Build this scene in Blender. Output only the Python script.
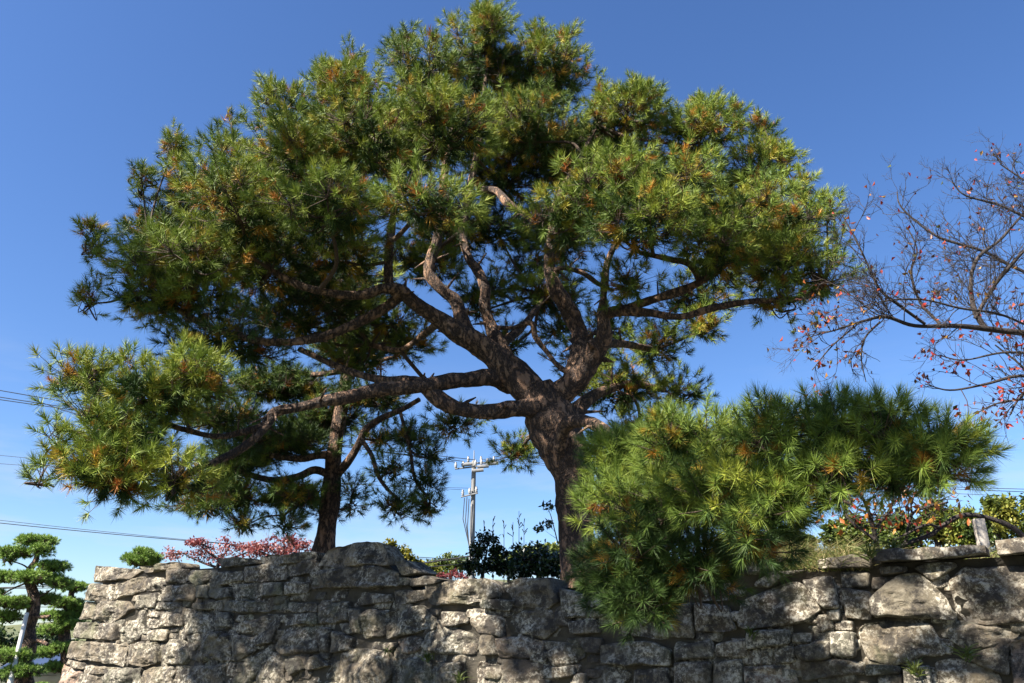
import bpy, math, random
import numpy as np
from mathutils import Vector, noise

R = math.radians
C = bpy.context.scene
for o in list(bpy.data.objects):
    bpy.data.objects.remove(o)

# ------------------------------------------------------------------ camera
EYE = np.array([0.0, 0.0, 1.6])
PITCH = R(21.0)
FPX = 796.0
cam_d = bpy.data.cameras.new('camera')
cam = bpy.data.objects.new('camera', cam_d)
C.collection.objects.link(cam)
cam.location = EYE
cam.rotation_euler = (R(90) + PITCH, 0, 0)
cam_d.sensor_width = 36.0
cam_d.lens = FPX * 36.0 / 1024.0
cam_d.clip_end = 6000.0
C.camera = cam

# ------------------------------------------------------------------ light
SUN_EL, SUN_AZ = R(45.0), R(237.0)        # azimuth clockwise from +Y: behind the camera, to its left
w = bpy.data.worlds.new('World')
C.world = w
w.use_nodes = True
nt = w.node_tree
sky = nt.nodes.new('ShaderNodeTexSky')
sky.sky_type = 'NISHITA'
sky.sun_disc = False
sky.sun_elevation = SUN_EL
sky.sun_rotation = SUN_AZ
sky.altitude = 0
sky.air_density = 1.0
sky.dust_density = 0.5
sky.ozone_density = 5.5
hs = nt.nodes.new('ShaderNodeHueSaturation')
hs.inputs['Saturation'].default_value = 1.12
hs.inputs['Hue'].default_value = 0.507
nt.links.new(sky.outputs[0], hs.inputs['Color'])
# thin wisps of cloud low in the sky
tcw = nt.nodes.new('ShaderNodeTexCoord')
mpw = nt.nodes.new('ShaderNodeMapping'); mpw.inputs['Scale'].default_value = (1.6, 1.6, 9.0)
nt.links.new(tcw.outputs['Generated'], mpw.inputs[0])
nw = nt.nodes.new('ShaderNodeTexNoise'); nw.inputs['Scale'].default_value = 2.2; nw.inputs['Detail'].default_value = 6; nw.inputs['Roughness'].default_value = 0.6
nt.links.new(mpw.outputs[0], nw.inputs['Vector'])
rw = nt.nodes.new('ShaderNodeValToRGB'); rw.color_ramp.elements[0].position = 0.48; rw.color_ramp.elements[1].position = 0.75
nt.links.new(nw.outputs['Fac'], rw.inputs[0])
sx = nt.nodes.new('ShaderNodeSeparateXYZ'); nt.links.new(tcw.outputs['Generated'], sx.inputs[0])
rz = nt.nodes.new('ShaderNodeValToRGB'); rz.color_ramp.elements[0].position = 0.08; rz.color_ramp.elements[0].color = (.55, .55, .55, 1)
rz.color_ramp.elements[1].position = 0.34; rz.color_ramp.elements[1].color = (0, 0, 0, 1)
nt.links.new(sx.outputs[2], rz.inputs[0])
mw = nt.nodes.new('ShaderNodeMath'); mw.operation = 'MULTIPLY'
nt.links.new(rw.outputs[0], mw.inputs[0]); nt.links.new(rz.outputs[0], mw.inputs[1])
cw = nt.nodes.new('ShaderNodeMix'); cw.data_type = 'RGBA'
nt.links.new(mw.outputs[0], cw.inputs[0]); nt.links.new(hs.outputs[0], cw.inputs[6]); cw.inputs[7].default_value = (4.0, 4.15, 4.4, 1)
nt.links.new(cw.outputs[2], nt.nodes['Background'].inputs[0])
nt.nodes['Background'].inputs[1].default_value = 0.05
sl = bpy.data.lights.new('sun', 'SUN')
sl.energy = 5.0
sl.angle = R(0.5)
sl.color = (1.0, 0.93, 0.82)
so = bpy.data.objects.new('sun', sl)
C.collection.objects.link(so)
sd = Vector((math.sin(SUN_AZ) * math.cos(SUN_EL), math.cos(SUN_AZ) * math.cos(SUN_EL), math.sin(SUN_EL)))
so.rotation_euler = sd.to_track_quat('Z', 'Y').to_euler()
so.location = sd * 60
C.view_settings.view_transform = 'Standard'
C.view_settings.look = 'None'
C.view_settings.exposure = 2.06
C.view_settings.gamma = 1.0
C.view_settings.use_curve_mapping = False

# ------------------------------------------------------------------ helpers
def ray(px, py):
    """direction (x, y, z) with y = 1 seen at this pixel"""
    v = py - 341.5
    fw = FPX * math.cos(PITCH) + v * math.sin(PITCH)
    up = FPX * math.sin(PITCH) - v * math.cos(PITCH)
    return np.array([(px - 512.0) / fw, 1.0, up / fw])

def W(px, py, Y):
    return EYE + ray(px, py) * Y

def mpp(px, py, Y):
    """metres per pixel there"""
    p = ray(px, py) * Y
    return (p[1] * math.cos(PITCH) + p[2] * math.sin(PITCH)) / FPX

def norm(a):
    a = np.asarray(a, float)
    return a / np.maximum(np.linalg.norm(a, axis=-1, keepdims=True), 1e-9)

def tag(o, label=None, cat=None, group=None, kind=None):
    if label: o['label'] = label
    if cat: o['category'] = cat
    if group: o['group'] = group
    if kind: o['kind'] = kind
    return o

def thing(name, loc, label, cat, group=None):
    o = bpy.data.objects.new(name, None)
    C.collection.objects.link(o)
    o.empty_display_size = 0.2
    o.location = [float(x) for x in loc]
    return tag(o, label, cat, group)

def wloc(o):
    p = np.zeros(3)
    while o is not None:
        p = p + np.array(o.location)
        o = o.parent
    return p

class Geo:
    def __init__(self):
        self.V, self.F, self.T, self.n = [], [], [], 0
    def add(self, v, f, tone=0.5):
        v = np.asarray(v, np.float64).reshape(-1, 3)
        f = np.asarray(f, np.int64)
        if len(f) == 0: return
        self.V.append(v); self.F.append(f + self.n)
        t = np.broadcast_to(np.asarray(tone, np.float64), (len(f),))
        self.T.append(t); self.n += len(v)
    def build(self, name, mat, parent=None, loc=None, smooth=False):
        me = bpy.data.meshes.new(name)
        o = bpy.data.objects.new(name, me)
        C.collection.objects.link(o)
        org = wloc(parent) if parent is not None else np.zeros(3)
        if parent is not None: o.parent = parent
        if loc is not None:
            o.location = [float(x) for x in loc]; org = org + np.asarray(loc, float)
        V = np.concatenate(self.V) - org
        me.vertices.add(len(V)); me.vertices.foreach_set('co', V.astype(np.float32).ravel())
        nl = sum(f.size for f in self.F); nf = sum(len(f) for f in self.F)
        li = np.concatenate([f.ravel() for f in self.F])
        tot = np.concatenate([np.full(len(f), f.shape[1]) for f in self.F])
        st = np.concatenate([[0], np.cumsum(tot)[:-1]])
        me.loops.add(nl); me.loops.foreach_set('vertex_index', li.astype(np.int32))
        me.polygons.add(nf)
        me.polygons.foreach_set('loop_start', st.astype(np.int32))
        me.polygons.foreach_set('loop_total', tot.astype(np.int32))
        if smooth: me.polygons.foreach_set('use_smooth', np.ones(nf, bool))
        a = me.attributes.new('tone', 'FLOAT', 'FACE')
        a.data.foreach_set('value', np.concatenate(self.T).astype(np.float32))
        me.materials.append(mat)
        me.update(calc_edges=True); me.validate()
        return o

def spline(pts, k):
    """Catmull-Rom through rows of pts (any width), k samples per span"""
    P = np.asarray(pts, float)
    if len(P) < 2: return P
    Q = np.vstack([2 * P[0] - P[1], P, 2 * P[-1] - P[-2]])
    t = np.linspace(0, 1, k, endpoint=False)[:, None]
    out = []
    for i in range(1, len(Q) - 2):
        a, b, c, d = Q[i - 1], Q[i], Q[i + 1], Q[i + 2]
        out.append(0.5 * (2 * b + (c - a) * t + (2 * a - 5 * b + 4 * c - d) * t ** 2 + (3 * b - a - 3 * c + d) * t ** 3))
    out.append(P[-1:])
    return np.vstack(out)

def tube(g, pts, rad, seg=8, tone=0.5, rough=0.0, cap=True):
    P = np.asarray(pts, float); n = len(P)
    rad = np.broadcast_to(np.asarray(rad, float), (n,))
    T = np.gradient(P, axis=0); T = norm(T)
    ref = np.array([0.0, 0.0, 1.0]) if abs(T[0][2]) < 0.9 else np.array([1.0, 0.0, 0.0])
    N = np.zeros((n, 3)); x = norm(np.cross(T[0], ref)); N[0] = x
    for i in range(1, n):
        x = x - T[i] * np.dot(x, T[i]); x = x / max(np.linalg.norm(x), 1e-9); N[i] = x
    B = np.cross(T, N)
    ang = np.linspace(0, 2 * math.pi, seg, endpoint=False)
    ca, sa = np.cos(ang)[None, :, None], np.sin(ang)[None, :, None]
    D = N[:, None, :] * ca + B[:, None, :] * sa
    r = np.repeat(rad[:, None], seg, 1)
    if rough > 0:
        for i in range(n):
            for j in range(seg):
                p = P[i] + D[i, j] * r[i, j]
                q = Vector(p)
                r[i, j] *= 1 + rough * (noise.noise(q * 2.3) * 0.9 + noise.noise(q * 6.0) * 0.7 + noise.noise(q * 14.0) * 0.45)
    V = (P[:, None, :] + D * r[:, :, None]).reshape(-1, 3)
    i = np.arange(n - 1)[:, None] * seg; j = np.arange(seg)[None, :]; j2 = (j + 1) % seg
    F = np.stack([i + j, i + j2, i + seg + j2, i + seg + j], -1).reshape(-1, 4)
    g.add(V, F, tone)
    if cap and seg > 3:
        for e, s in ((0, 1), (n - 1, -1)):
            c = P[e]; base = V[e * seg:(e + 1) * seg]
            vv = np.vstack([base, c + T[e] * (-s) * rad[e] * 0.4])
            jj = np.arange(seg)
            g.add(vv, np.stack([jj, (jj + 1) % seg, np.full(seg, seg)], -1), tone)

def limbs(g, spec, seg=10, k=6, rough=0.10, prefix=None):
    """spec rows (px, py, Y, width in px) -> tapered tube; returns the centre line with radii"""
    A = []; rj = np.random.default_rng(int(abs(spec[0][0] * 7 + spec[-1][1] * 13)))
    for px, py, Y, wd in spec:
        A.append(list(W(px, py, Y) + rj.normal(0, wd * 0.07, 3) * mpp(px, py, Y)) + [0.5 * 0.88 * wd * mpp(px, py, Y) * rj.uniform(0.9, 1.1)])
    if prefix is not None: A = [list(prefix)] + A
    S = spline(A, k)
    S[:, 3] = np.maximum(S[:, 3], 0.004)
    tube(g, S[:, :3], S[:, 3], seg, 0.5, rough)
    return S

def needles(g, P, A, n, length, width, shoot, rng, tone, wide=75.0, narrow=18.0):
    """bottle-brush tufts: n needles along each shoot"""
    m = len(P)
    if m == 0: return
    P = np.repeat(P, n, 0); A = np.repeat(A, n, 0); tone = np.repeat(np.broadcast_to(tone, (m,)), n)
    length = np.repeat(np.broadcast_to(length, (m,)), n)
    t = rng.random(m * n)
    ang = np.radians(wide + (narrow - wide) * t + rng.normal(0, 9, m * n))
    r = rng.normal(size=(m * n, 3)); side = norm(np.cross(A, r))
    D = A * np.cos(ang)[:, None] + side * np.sin(ang)[:, None]
    L = length * rng.uniform(0.75, 1.1, m * n)
    O = P + A * (shoot * t)[:, None]
    tip = O + D * L[:, None]; tip[:, 2] -= 0.06 * L
    wd = norm(np.cross(D, rng.normal(size=(m * n, 3)))) * (width * 0.5)
    V = np.stack([O - wd, O + wd, tip], 1).reshape(-1, 3)
    F = np.arange(m * n * 3).reshape(-1, 3)
    g.add(V, F, np.clip(tone + rng.normal(0, 0.035, m * n), 0, 1))

def leaves(g, P, size, rng, tone, up=0.3, fold=0.25, aspect=0.55):
    """leaf blades: two folded quads each (a rhomb with a raised midrib)"""
    P = np.asarray(P); m = len(P)
    if m == 0: return
    d = norm(rng.normal(size=(m, 3)) + np.array([0, 0, -up]))
    s = norm(np.cross(d, rng.normal(size=(m, 3)) + np.array([0, 0, 1.5])))
    nn = np.cross(d, s)
    L = (size * rng.uniform(0.6, 1.2, m))[:, None]
    b = P; tip = P + d * L; l = P + d * L * 0.45 + s * L * aspect * 0.5 + nn * L * fold * 0.3
    r = P + d * L * 0.45 - s * L * aspect * 0.5 + nn * L * fold * 0.3
    V = np.stack([b, l, tip, r], 1).reshape(-1, 3)
    i = np.arange(m)[:, None] * 4
    F = np.concatenate([i + np.array([0, 1, 2]), i + np.array([0, 2, 3])], 0)
    t = np.broadcast_to(tone, (m,))
    g.add(V, F, np.concatenate([t, t]))

# ------------------------------------------------------------------ materials
def mat_new(name):
    m = bpy.data.materials.new(name); m.use_nodes = True
    return m, m.node_tree, m.node_tree.nodes['Principled BSDF']

def ramp(nt, stops, fac=None, interp='LINEAR'):
    r = nt.nodes.new('ShaderNodeValToRGB'); cr = r.color_ramp; cr.interpolation = interp
    while len(cr.elements) < len(stops): cr.elements.new(0.5)
    for e, (p, c) in zip(cr.elements, stops):
        e.position = p; e.color = (c[0], c[1], c[2], 1.0)
    if fac is not None: nt.links.new(fac, r.inputs[0])
    return r

def noise_node(nt, scale, detail=4, rough=0.55, vec=None):
    n = nt.nodes.new('ShaderNodeTexNoise')
    n.inputs['Scale'].default_value = scale; n.inputs['Detail'].default_value = detail; n.inputs['Roughness'].default_value = rough
    if vec is not None: nt.links.new(vec, n.inputs['Vector'])
    return n

def mix(nt, fac, a, b, mode='MIX'):
    m = nt.nodes.new('ShaderNodeMix'); m.data_type = 'RGBA'; m.blend_type = mode
    for s, v in ((0, fac), (6, a), (7, b)):
        if hasattr(v, 'is_linked') or isinstance(v, bpy.types.NodeSocket): nt.links.new(v, m.inputs[s])
        elif s == 0: m.inputs[0].default_value = v
        else: m.inputs[s].default_value = (v[0], v[1], v[2], 1)
    return m.outputs[2]

def tone_mat(name, stops, rough=0.5, trans=0.0, spec=0.4, k=0.72):
    stops = [(p, tuple(x * k for x in c)) for p, c in stops]
    m, nt, b = mat_new(name)
    a = nt.nodes.new('ShaderNodeAttribute'); a.attribute_name = 'tone'
    r = ramp(nt, stops, a.outputs['Fac'])
    nt.links.new(r.outputs[0], b.inputs['Base Color'])
    b.inputs['Roughness'].default_value = rough
    b.inputs['Specular IOR Level'].default_value = spec
    if trans > 0:
        t = nt.nodes.new('ShaderNodeBsdfTranslucent'); nt.links.new(r.outputs[0], t.inputs[0])
        ms = nt.nodes.new('ShaderNodeMixShader'); ms.inputs[0].default_value = trans
        nt.links.new(b.outputs[0], ms.inputs[1]); nt.links.new(t.outputs[0], ms.inputs[2])
        nt.links.new(ms.outputs[0], nt.nodes['Material Output'].inputs[0])
    return m

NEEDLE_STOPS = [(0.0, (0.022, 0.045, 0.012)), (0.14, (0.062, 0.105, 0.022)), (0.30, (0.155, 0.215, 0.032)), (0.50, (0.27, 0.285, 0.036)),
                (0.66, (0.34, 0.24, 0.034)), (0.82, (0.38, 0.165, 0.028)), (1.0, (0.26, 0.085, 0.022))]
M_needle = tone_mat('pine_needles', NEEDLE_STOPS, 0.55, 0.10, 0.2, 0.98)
M_needle_bright = tone_mat('garden_pine_needles', [(0, (0.05, 0.09, 0.02)), (0.4, (0.17, 0.27, 0.05)), (1, (0.30, 0.38, 0.07))], 0.5, 0.15, 0.3, 1.0)
M_leaf = tone_mat('cherry_leaf', [(0, (0.09, 0.03, 0.02)), (0.2, (0.22, 0.07, 0.03)), (0.4, (0.50, 0.045, 0.03)), (0.6, (0.60, 0.16, 0.04)),
                                  (0.78, (0.50, 0.27, 0.05)), (0.9, (0.14, 0.17, 0.04)), (1, (0.06, 0.10, 0.03))], 0.45, 0.3, 0.4, 0.5)
M_green = tone_mat('broad_leaf', [(0, (0.02, 0.045, 0.012)), (0.35, (0.06, 0.10, 0.02)), (0.7, (0.17, 0.20, 0.03)), (1, (0.30, 0.27, 0.04))], 0.45, 0.3)
M_bush = tone_mat('evergreen_leaf', [(0, (0.018, 0.035, 0.012)), (1, (0.05, 0.085, 0.022))], 0.25, 0.1, 0.6)
M_maple = tone_mat('maple_leaf', [(0, (0.20, 0.045, 0.05)), (0.6, (0.34, 0.09, 0.09)), (1, (0.42, 0.19, 0.15))], 0.5, 0.3)
M_grass = tone_mat('grass_blade', [(0, (0.07, 0.11, 0.02)), (0.5, (0.16, 0.19, 0.04)), (1, (0.34, 0.27, 0.12))], 0.6, 0.3)

def bark(name, dark, mid, light, scale=9.0, dist=0.03, k=0.8):
    dark, mid, light = [tuple(x * k for x in c) for c in (dark, mid, light)]
    m, nt, b = mat_new(name)
    tc = nt.nodes.new('ShaderNodeTexCoord')
    mp = nt.nodes.new('ShaderNodeMapping'); mp.inputs['Scale'].default_value = (1, 1, 0.45)
    nt.links.new(tc.outputs['Object'], mp.inputs[0])
    wob = noise_node(nt, 5, 5, 0.7, mp.outputs[0])
    add = mix(nt, 0.5, mp.outputs[0], wob.outputs['Color'], 'ADD')
    v = nt.nodes.new('ShaderNodeTexVoronoi'); v.feature = 'DISTANCE_TO_EDGE'; v.inputs['Scale'].default_value = scale
    nt.links.new(add, v.inputs['Vector'])
    n2 = noise_node(nt, 26, 7, 0.7, tc.outputs['Object'])
    n3 = noise_node(nt, 2.6, 4, 0.65, tc.outputs['Object'])
    cr0 = ramp(nt, [(0.0, (0, 0, 0)), (0.22, (0.75, 0.75, 0.75)), (0.5, (1, 1, 1))], v.outputs['Distance'])
    cr = ramp(nt, [(0.32, (0.0, 0.0, 0.0)), (0.66, (1, 1, 1))], mix(nt, 0.5, cr0.outputs[0], n2.outputs['Color']))
    c1 = ramp(nt, [(0.3, mid), (0.7, light)], n2.outputs['Fac'])
    p3 = ramp(nt, [(0.35, (0, 0, 0)), (0.65, (1, 1, 1))], n3.outputs['Fac'])
    c1b = mix(nt, p3.outputs[0], c1.outputs[0], mid)
    c2 = mix(nt, cr.outputs[0], dark, c1b)
    nt.links.new(c2, b.inputs['Base Color'])
    b.inputs['Roughness'].default_value = 0.85
    h = mix(nt, 0.45, cr.outputs[0], n2.outputs['Color'])
    bp = nt.nodes.new('ShaderNodeBump'); bp.inputs['Strength'].default_value = 1.0; bp.inputs['Distance'].default_value = dist
    nt.links.new(h, bp.inputs['Height']); nt.links.new(bp.outputs[0], b.inputs['Normal'])
    return m
M_bark = bark('pine_bark', (0.030, 0.016, 0.010), (0.21, 0.112, 0.064), (0.36, 0.232, 0.145), 8.0, 0.06, 0.85)
M_twig = bark('twig_bark', (0.05, 0.03, 0.02), (0.11, 0.07, 0.045), (0.18, 0.12, 0.08), 30.0, 0.006)
M_cherry = bark('cherry_bark', (0.022, 0.016, 0.014), (0.045, 0.031, 0.026), (0.085, 0.06, 0.048), 24.0, 0.008)

def stone_mat():
    m, nt, b = mat_new('wall_stone')
    tc = nt.nodes.new('ShaderNodeTexCoord')
    geo = nt.nodes.new('ShaderNodeNewGeometry')
    P = geo.outputs['Position']
    a = nt.nodes.new('ShaderNodeAttribute'); a.attribute_name = 'tone'
    base = ramp(nt, [(0, (0.038, 0.028, 0.018)), (0.25, (0.078, 0.061, 0.041)), (0.5, (0.104, 0.084, 0.056)), (0.7, (0.070, 0.067, 0.050)),
                     (0.85, (0.14, 0.114, 0.078)), (0.95, (0.19, 0.125, 0.092)), (1, (0.11, 0.076, 0.04))], a.outputs['Fac'])
    n1 = noise_node(nt, 3.2, 6, 0.62, P)
    r1 = ramp(nt, [(0.28, (0.42, 0.40, 0.38)), (0.5, (0.95, 0.93, 0.9)), (0.72, (1.25, 1.22, 1.15))], n1.outputs['Fac'])
    c = mix(nt, 1.0, base.outputs[0], r1.outputs[0], 'MULTIPLY')
    # pale lichen crust, speckled inside broad patches
    n2 = noise_node(nt, 2.4, 3, 0.5, P); n3 = noise_node(nt, 21, 8, 0.78, P)
    ad = nt.nodes.new('ShaderNodeMath'); ad.operation = 'MULTIPLY'
    p2 = ramp(nt, [(0.40, (0.12, 0.12, 0.12)), (0.58, (1, 1, 1))], n2.outputs['Fac']); p3 = ramp(nt, [(0.47, (0, 0, 0)), (0.56, (1, 1, 1))], n3.outputs['Fac'])
    nt.links.new(p2.outputs[0], ad.inputs[0]); nt.links.new(p3.outputs[0], ad.inputs[1])
    c = mix(nt, ad.outputs[0], c, (0.38, 0.345, 0.275))
    # dark algae blotches
    n4 = noise_node(nt, 5.5, 9, 0.8, P)
    p4 = ramp(nt, [(0.48, (0, 0, 0)), (0.56, (0.95, 0.95, 0.95))], n4.outputs['Fac'])
    c = mix(nt, p4.outputs[0], c, (0.024, 0.019, 0.014))
    n6 = noise_node(nt, 1.7, 4, 0.6, P)
    p6 = ramp(nt, [(0.56, (0, 0, 0)), (0.72, (0.55, 0.55, 0.55))], n6.outputs['Fac'])
    c = mix(nt, p6.outputs[0], c, (0.08, 0.085, 0.035))
    nt.links.new(c, b.inputs['Base Color'])
    b.inputs['Roughness'].default_value = 0.9
    n5 = noise_node(nt, 14, 8, 0.7, P)
    v = nt.nodes.new('ShaderNodeTexVoronoi'); v.feature = 'DISTANCE_TO_EDGE'; v.inputs['Scale'].default_value = 3.5
    wv = mix(nt, 0.35, P, n1.outputs['Color'], 'ADD'); nt.links.new(wv, v.inputs['Vector'])
    vr = ramp(nt, [(0, (0, 0, 0)), (0.025, (1, 1, 1))], v.outputs['Distance'])
    hh = mix(nt, 0.10, n5.outputs['Color'], vr.outputs[0])
    bp = nt.nodes.new('ShaderNodeBump'); bp.inputs['Strength'].default_value = 0.8; bp.inputs['Distance'].default_value = 0.05
    nt.links.new(hh, bp.inputs['Height']); nt.links.new(bp.outputs[0], b.inputs['Normal'])
    return m
M_stone = stone_mat()

def plain(name, c1, c2, scale=8, rough=0.8, bump=0.0, metal=0.0, k=0.72):
    c1, c2 = tuple(x * k for x in c1), tuple(x * k for x in c2)
    m, nt, b = mat_new(name)
    geo = nt.nodes.new('ShaderNodeNewGeometry')
    n = noise_node(nt, scale, 5, 0.6, geo.outputs['Position'])
    r = ramp(nt, [(0.3, c1), (0.7, c2)], n.outputs['Fac'])
    nt.links.new(r.outputs[0], b.inputs['Base Color']); b.inputs['Roughness'].default_value = rough
    b.inputs['Metallic'].default_value = metal
    if bump:
        bp = nt.nodes.new('ShaderNodeBump'); bp.inputs['Distance'].default_value = bump
        nt.links.new(n.outputs['Fac'], bp.inputs['Height']); nt.links.new(bp.outputs[0], b.inputs['Normal'])
    return m
M_soil = plain('soil', (0.045, 0.038, 0.028), (0.10, 0.085, 0.06), 6, 0.95, 0.03)
M_ground = plain('ground_grass', (0.035, 0.045, 0.018), (0.07, 0.07, 0.035), 1.5, 0.95, 0.02)
M_hill = plain('hill_green', (0.05, 0.07, 0.025), (0.12, 0.12, 0.04), 0.2, 0.95, 0.3)
M_conc = plain('concrete', (0.17, 0.17, 0.165), (0.27, 0.265, 0.255), 3, 0.8)
M_steel = plain('galvanised_steel', (0.16, 0.165, 0.17), (0.26, 0.26, 0.26), 9, 0.5)
M_cable = plain('cable_rubber', (0.02, 0.02, 0.022), (0.035, 0.035, 0.04), 3, 0.6)
M_porc = plain('porcelain', (0.25, 0.25, 0.25), (0.36, 0.36, 0.35), 3, 0.3)
M_post = plain('weathered_post', (0.42, 0.37, 0.31), (0.55, 0.50, 0.44), 14, 0.85, 0.01)
M_white = plain('white_paint', (0.62, 0.62, 0.6), (0.74, 0.74, 0.72), 5, 0.5)
M_blue = plain('blue_roof', (0.025, 0.045, 0.10), (0.04, 0.065, 0.14), 4, 0.5)
M_plaster = plain('plaster', (0.45, 0.36, 0.22), (0.6, 0.5, 0.33), 2, 0.85)
M_glass = plain('window_glass', (0.03, 0.04, 0.05), (0.05, 0.06, 0.07), 1, 0.1)

# ------------------------------------------------------------------ the wall's plane
D3 = norm(np.array([0.826, -0.563, 0.0])); N3 = norm(np.array([-0.563, -0.826, 0.0])); UP = np.array([0, 0, 1.0])
O3 = np.array([-1.1, 9.9, 0.0]); BAT = 0.13
def wall_pt(u, z, n=0.0):
    return O3 + D3 * u + UP * z + N3 * (n + (2.35 - z) * BAT)
def px_wall(px, py):
    r = ray(px, py); nz = N3 + UP * BAT
    t = np.dot(O3 + N3 * 2.35 * BAT - EYE, nz) / np.dot(r, nz)
    p = EYE + r * t
    return np.dot(p - O3, D3), p[2]

# ------------------------------------------------------------------ ground, terrace, hills
def height(x, y):
    """garden level behind the wall, highest at the left, sinking far behind"""
    p = np.array([x, y, 0.0]) - O3
    u, b = np.dot(p, D3), -np.dot(p, N3)
    lo = 2.22 + 0.10 / (1 + math.exp(-(u - 2.8) * 4)) * min(1.0, b / 0.3) + 0.42 / (1 + math.exp((u + 1.35) * 5)) + min(0.55, max(0.0, b - 0.6) * 0.09) / (1 + math.exp(-(u - 2.6) * 3))
    return lo + 0.04 * noise.noise(Vector((x * 0.7, y * 0.7, 0)))
g = Geo()
g.add([(-2500, -2500, 0), (2500, -2500, 0), (2500, 2500, 0), (-2500, 2500, 0)], [[0, 1, 2, 3]])
tag(g.build('ground', M_ground), kind='structure')
g = Geo()
us = np.linspace(px_wall(96, 600)[0] + 0.45, 13.0, 60); bs = np.concatenate([[0.22], np.linspace(0.5, 17, 24)])
vv = []
for u in us:
    for b in bs:
        p = O3 + D3 * u - N3 * b
        vv.append((p[0], p[1], height(p[0], p[1])))
nb = len(bs)
ff = [[i * nb + j, (i + 1) * nb + j, (i + 1) * nb + j + 1, i * nb + j + 1] for i in range(len(us) - 1) for j in range(nb - 1)]
g.add(vv, ff)
# its far faces down to the ground
far = [vv[i * nb + nb - 1] for i in range(len(us))]; rt = [vv[(len(us) - 1) * nb + j] for j in range(nb)]
for line in (far, rt):
    m = len(line); q = line + [(a, b, 0) for a, b, c in line]
    g.add(q, [[i, i + 1, m + i + 1, m + i] for i in range(m - 1)])
tag(g.build('terrace', M_soil), kind='structure')
g = Geo()
xs = np.linspace(-420, 420, 90); ys = np.linspace(90, 420, 30); vv = []
for x in xs:
    for y in ys:
        t = (y - 90) / 330.0
        h = 30 * math.sin(min(1, t * 1.6) * math.pi / 2) * (0.55 + 0.45 * noise.noise(Vector((x * 0.006, y * 0.006, 2)))) + 2.5 * noise.noise(Vector((x * 0.04, y * 0.04, 5)))
        h *= math.exp(-((x - 25) / 150.0) ** 2)
        vv.append((x, y, max(-0.5, h * min(1, t * 6) - 0.4)))
ff = [[i * 30 + j, (i + 1) * 30 + j, (i + 1) * 30 + j + 1, i * 30 + j + 1] for i in range(89) for j in range(29)]
g.add(vv, ff)
tag(g.build('hill', M_hill, smooth=True), kind='structure')

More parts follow.
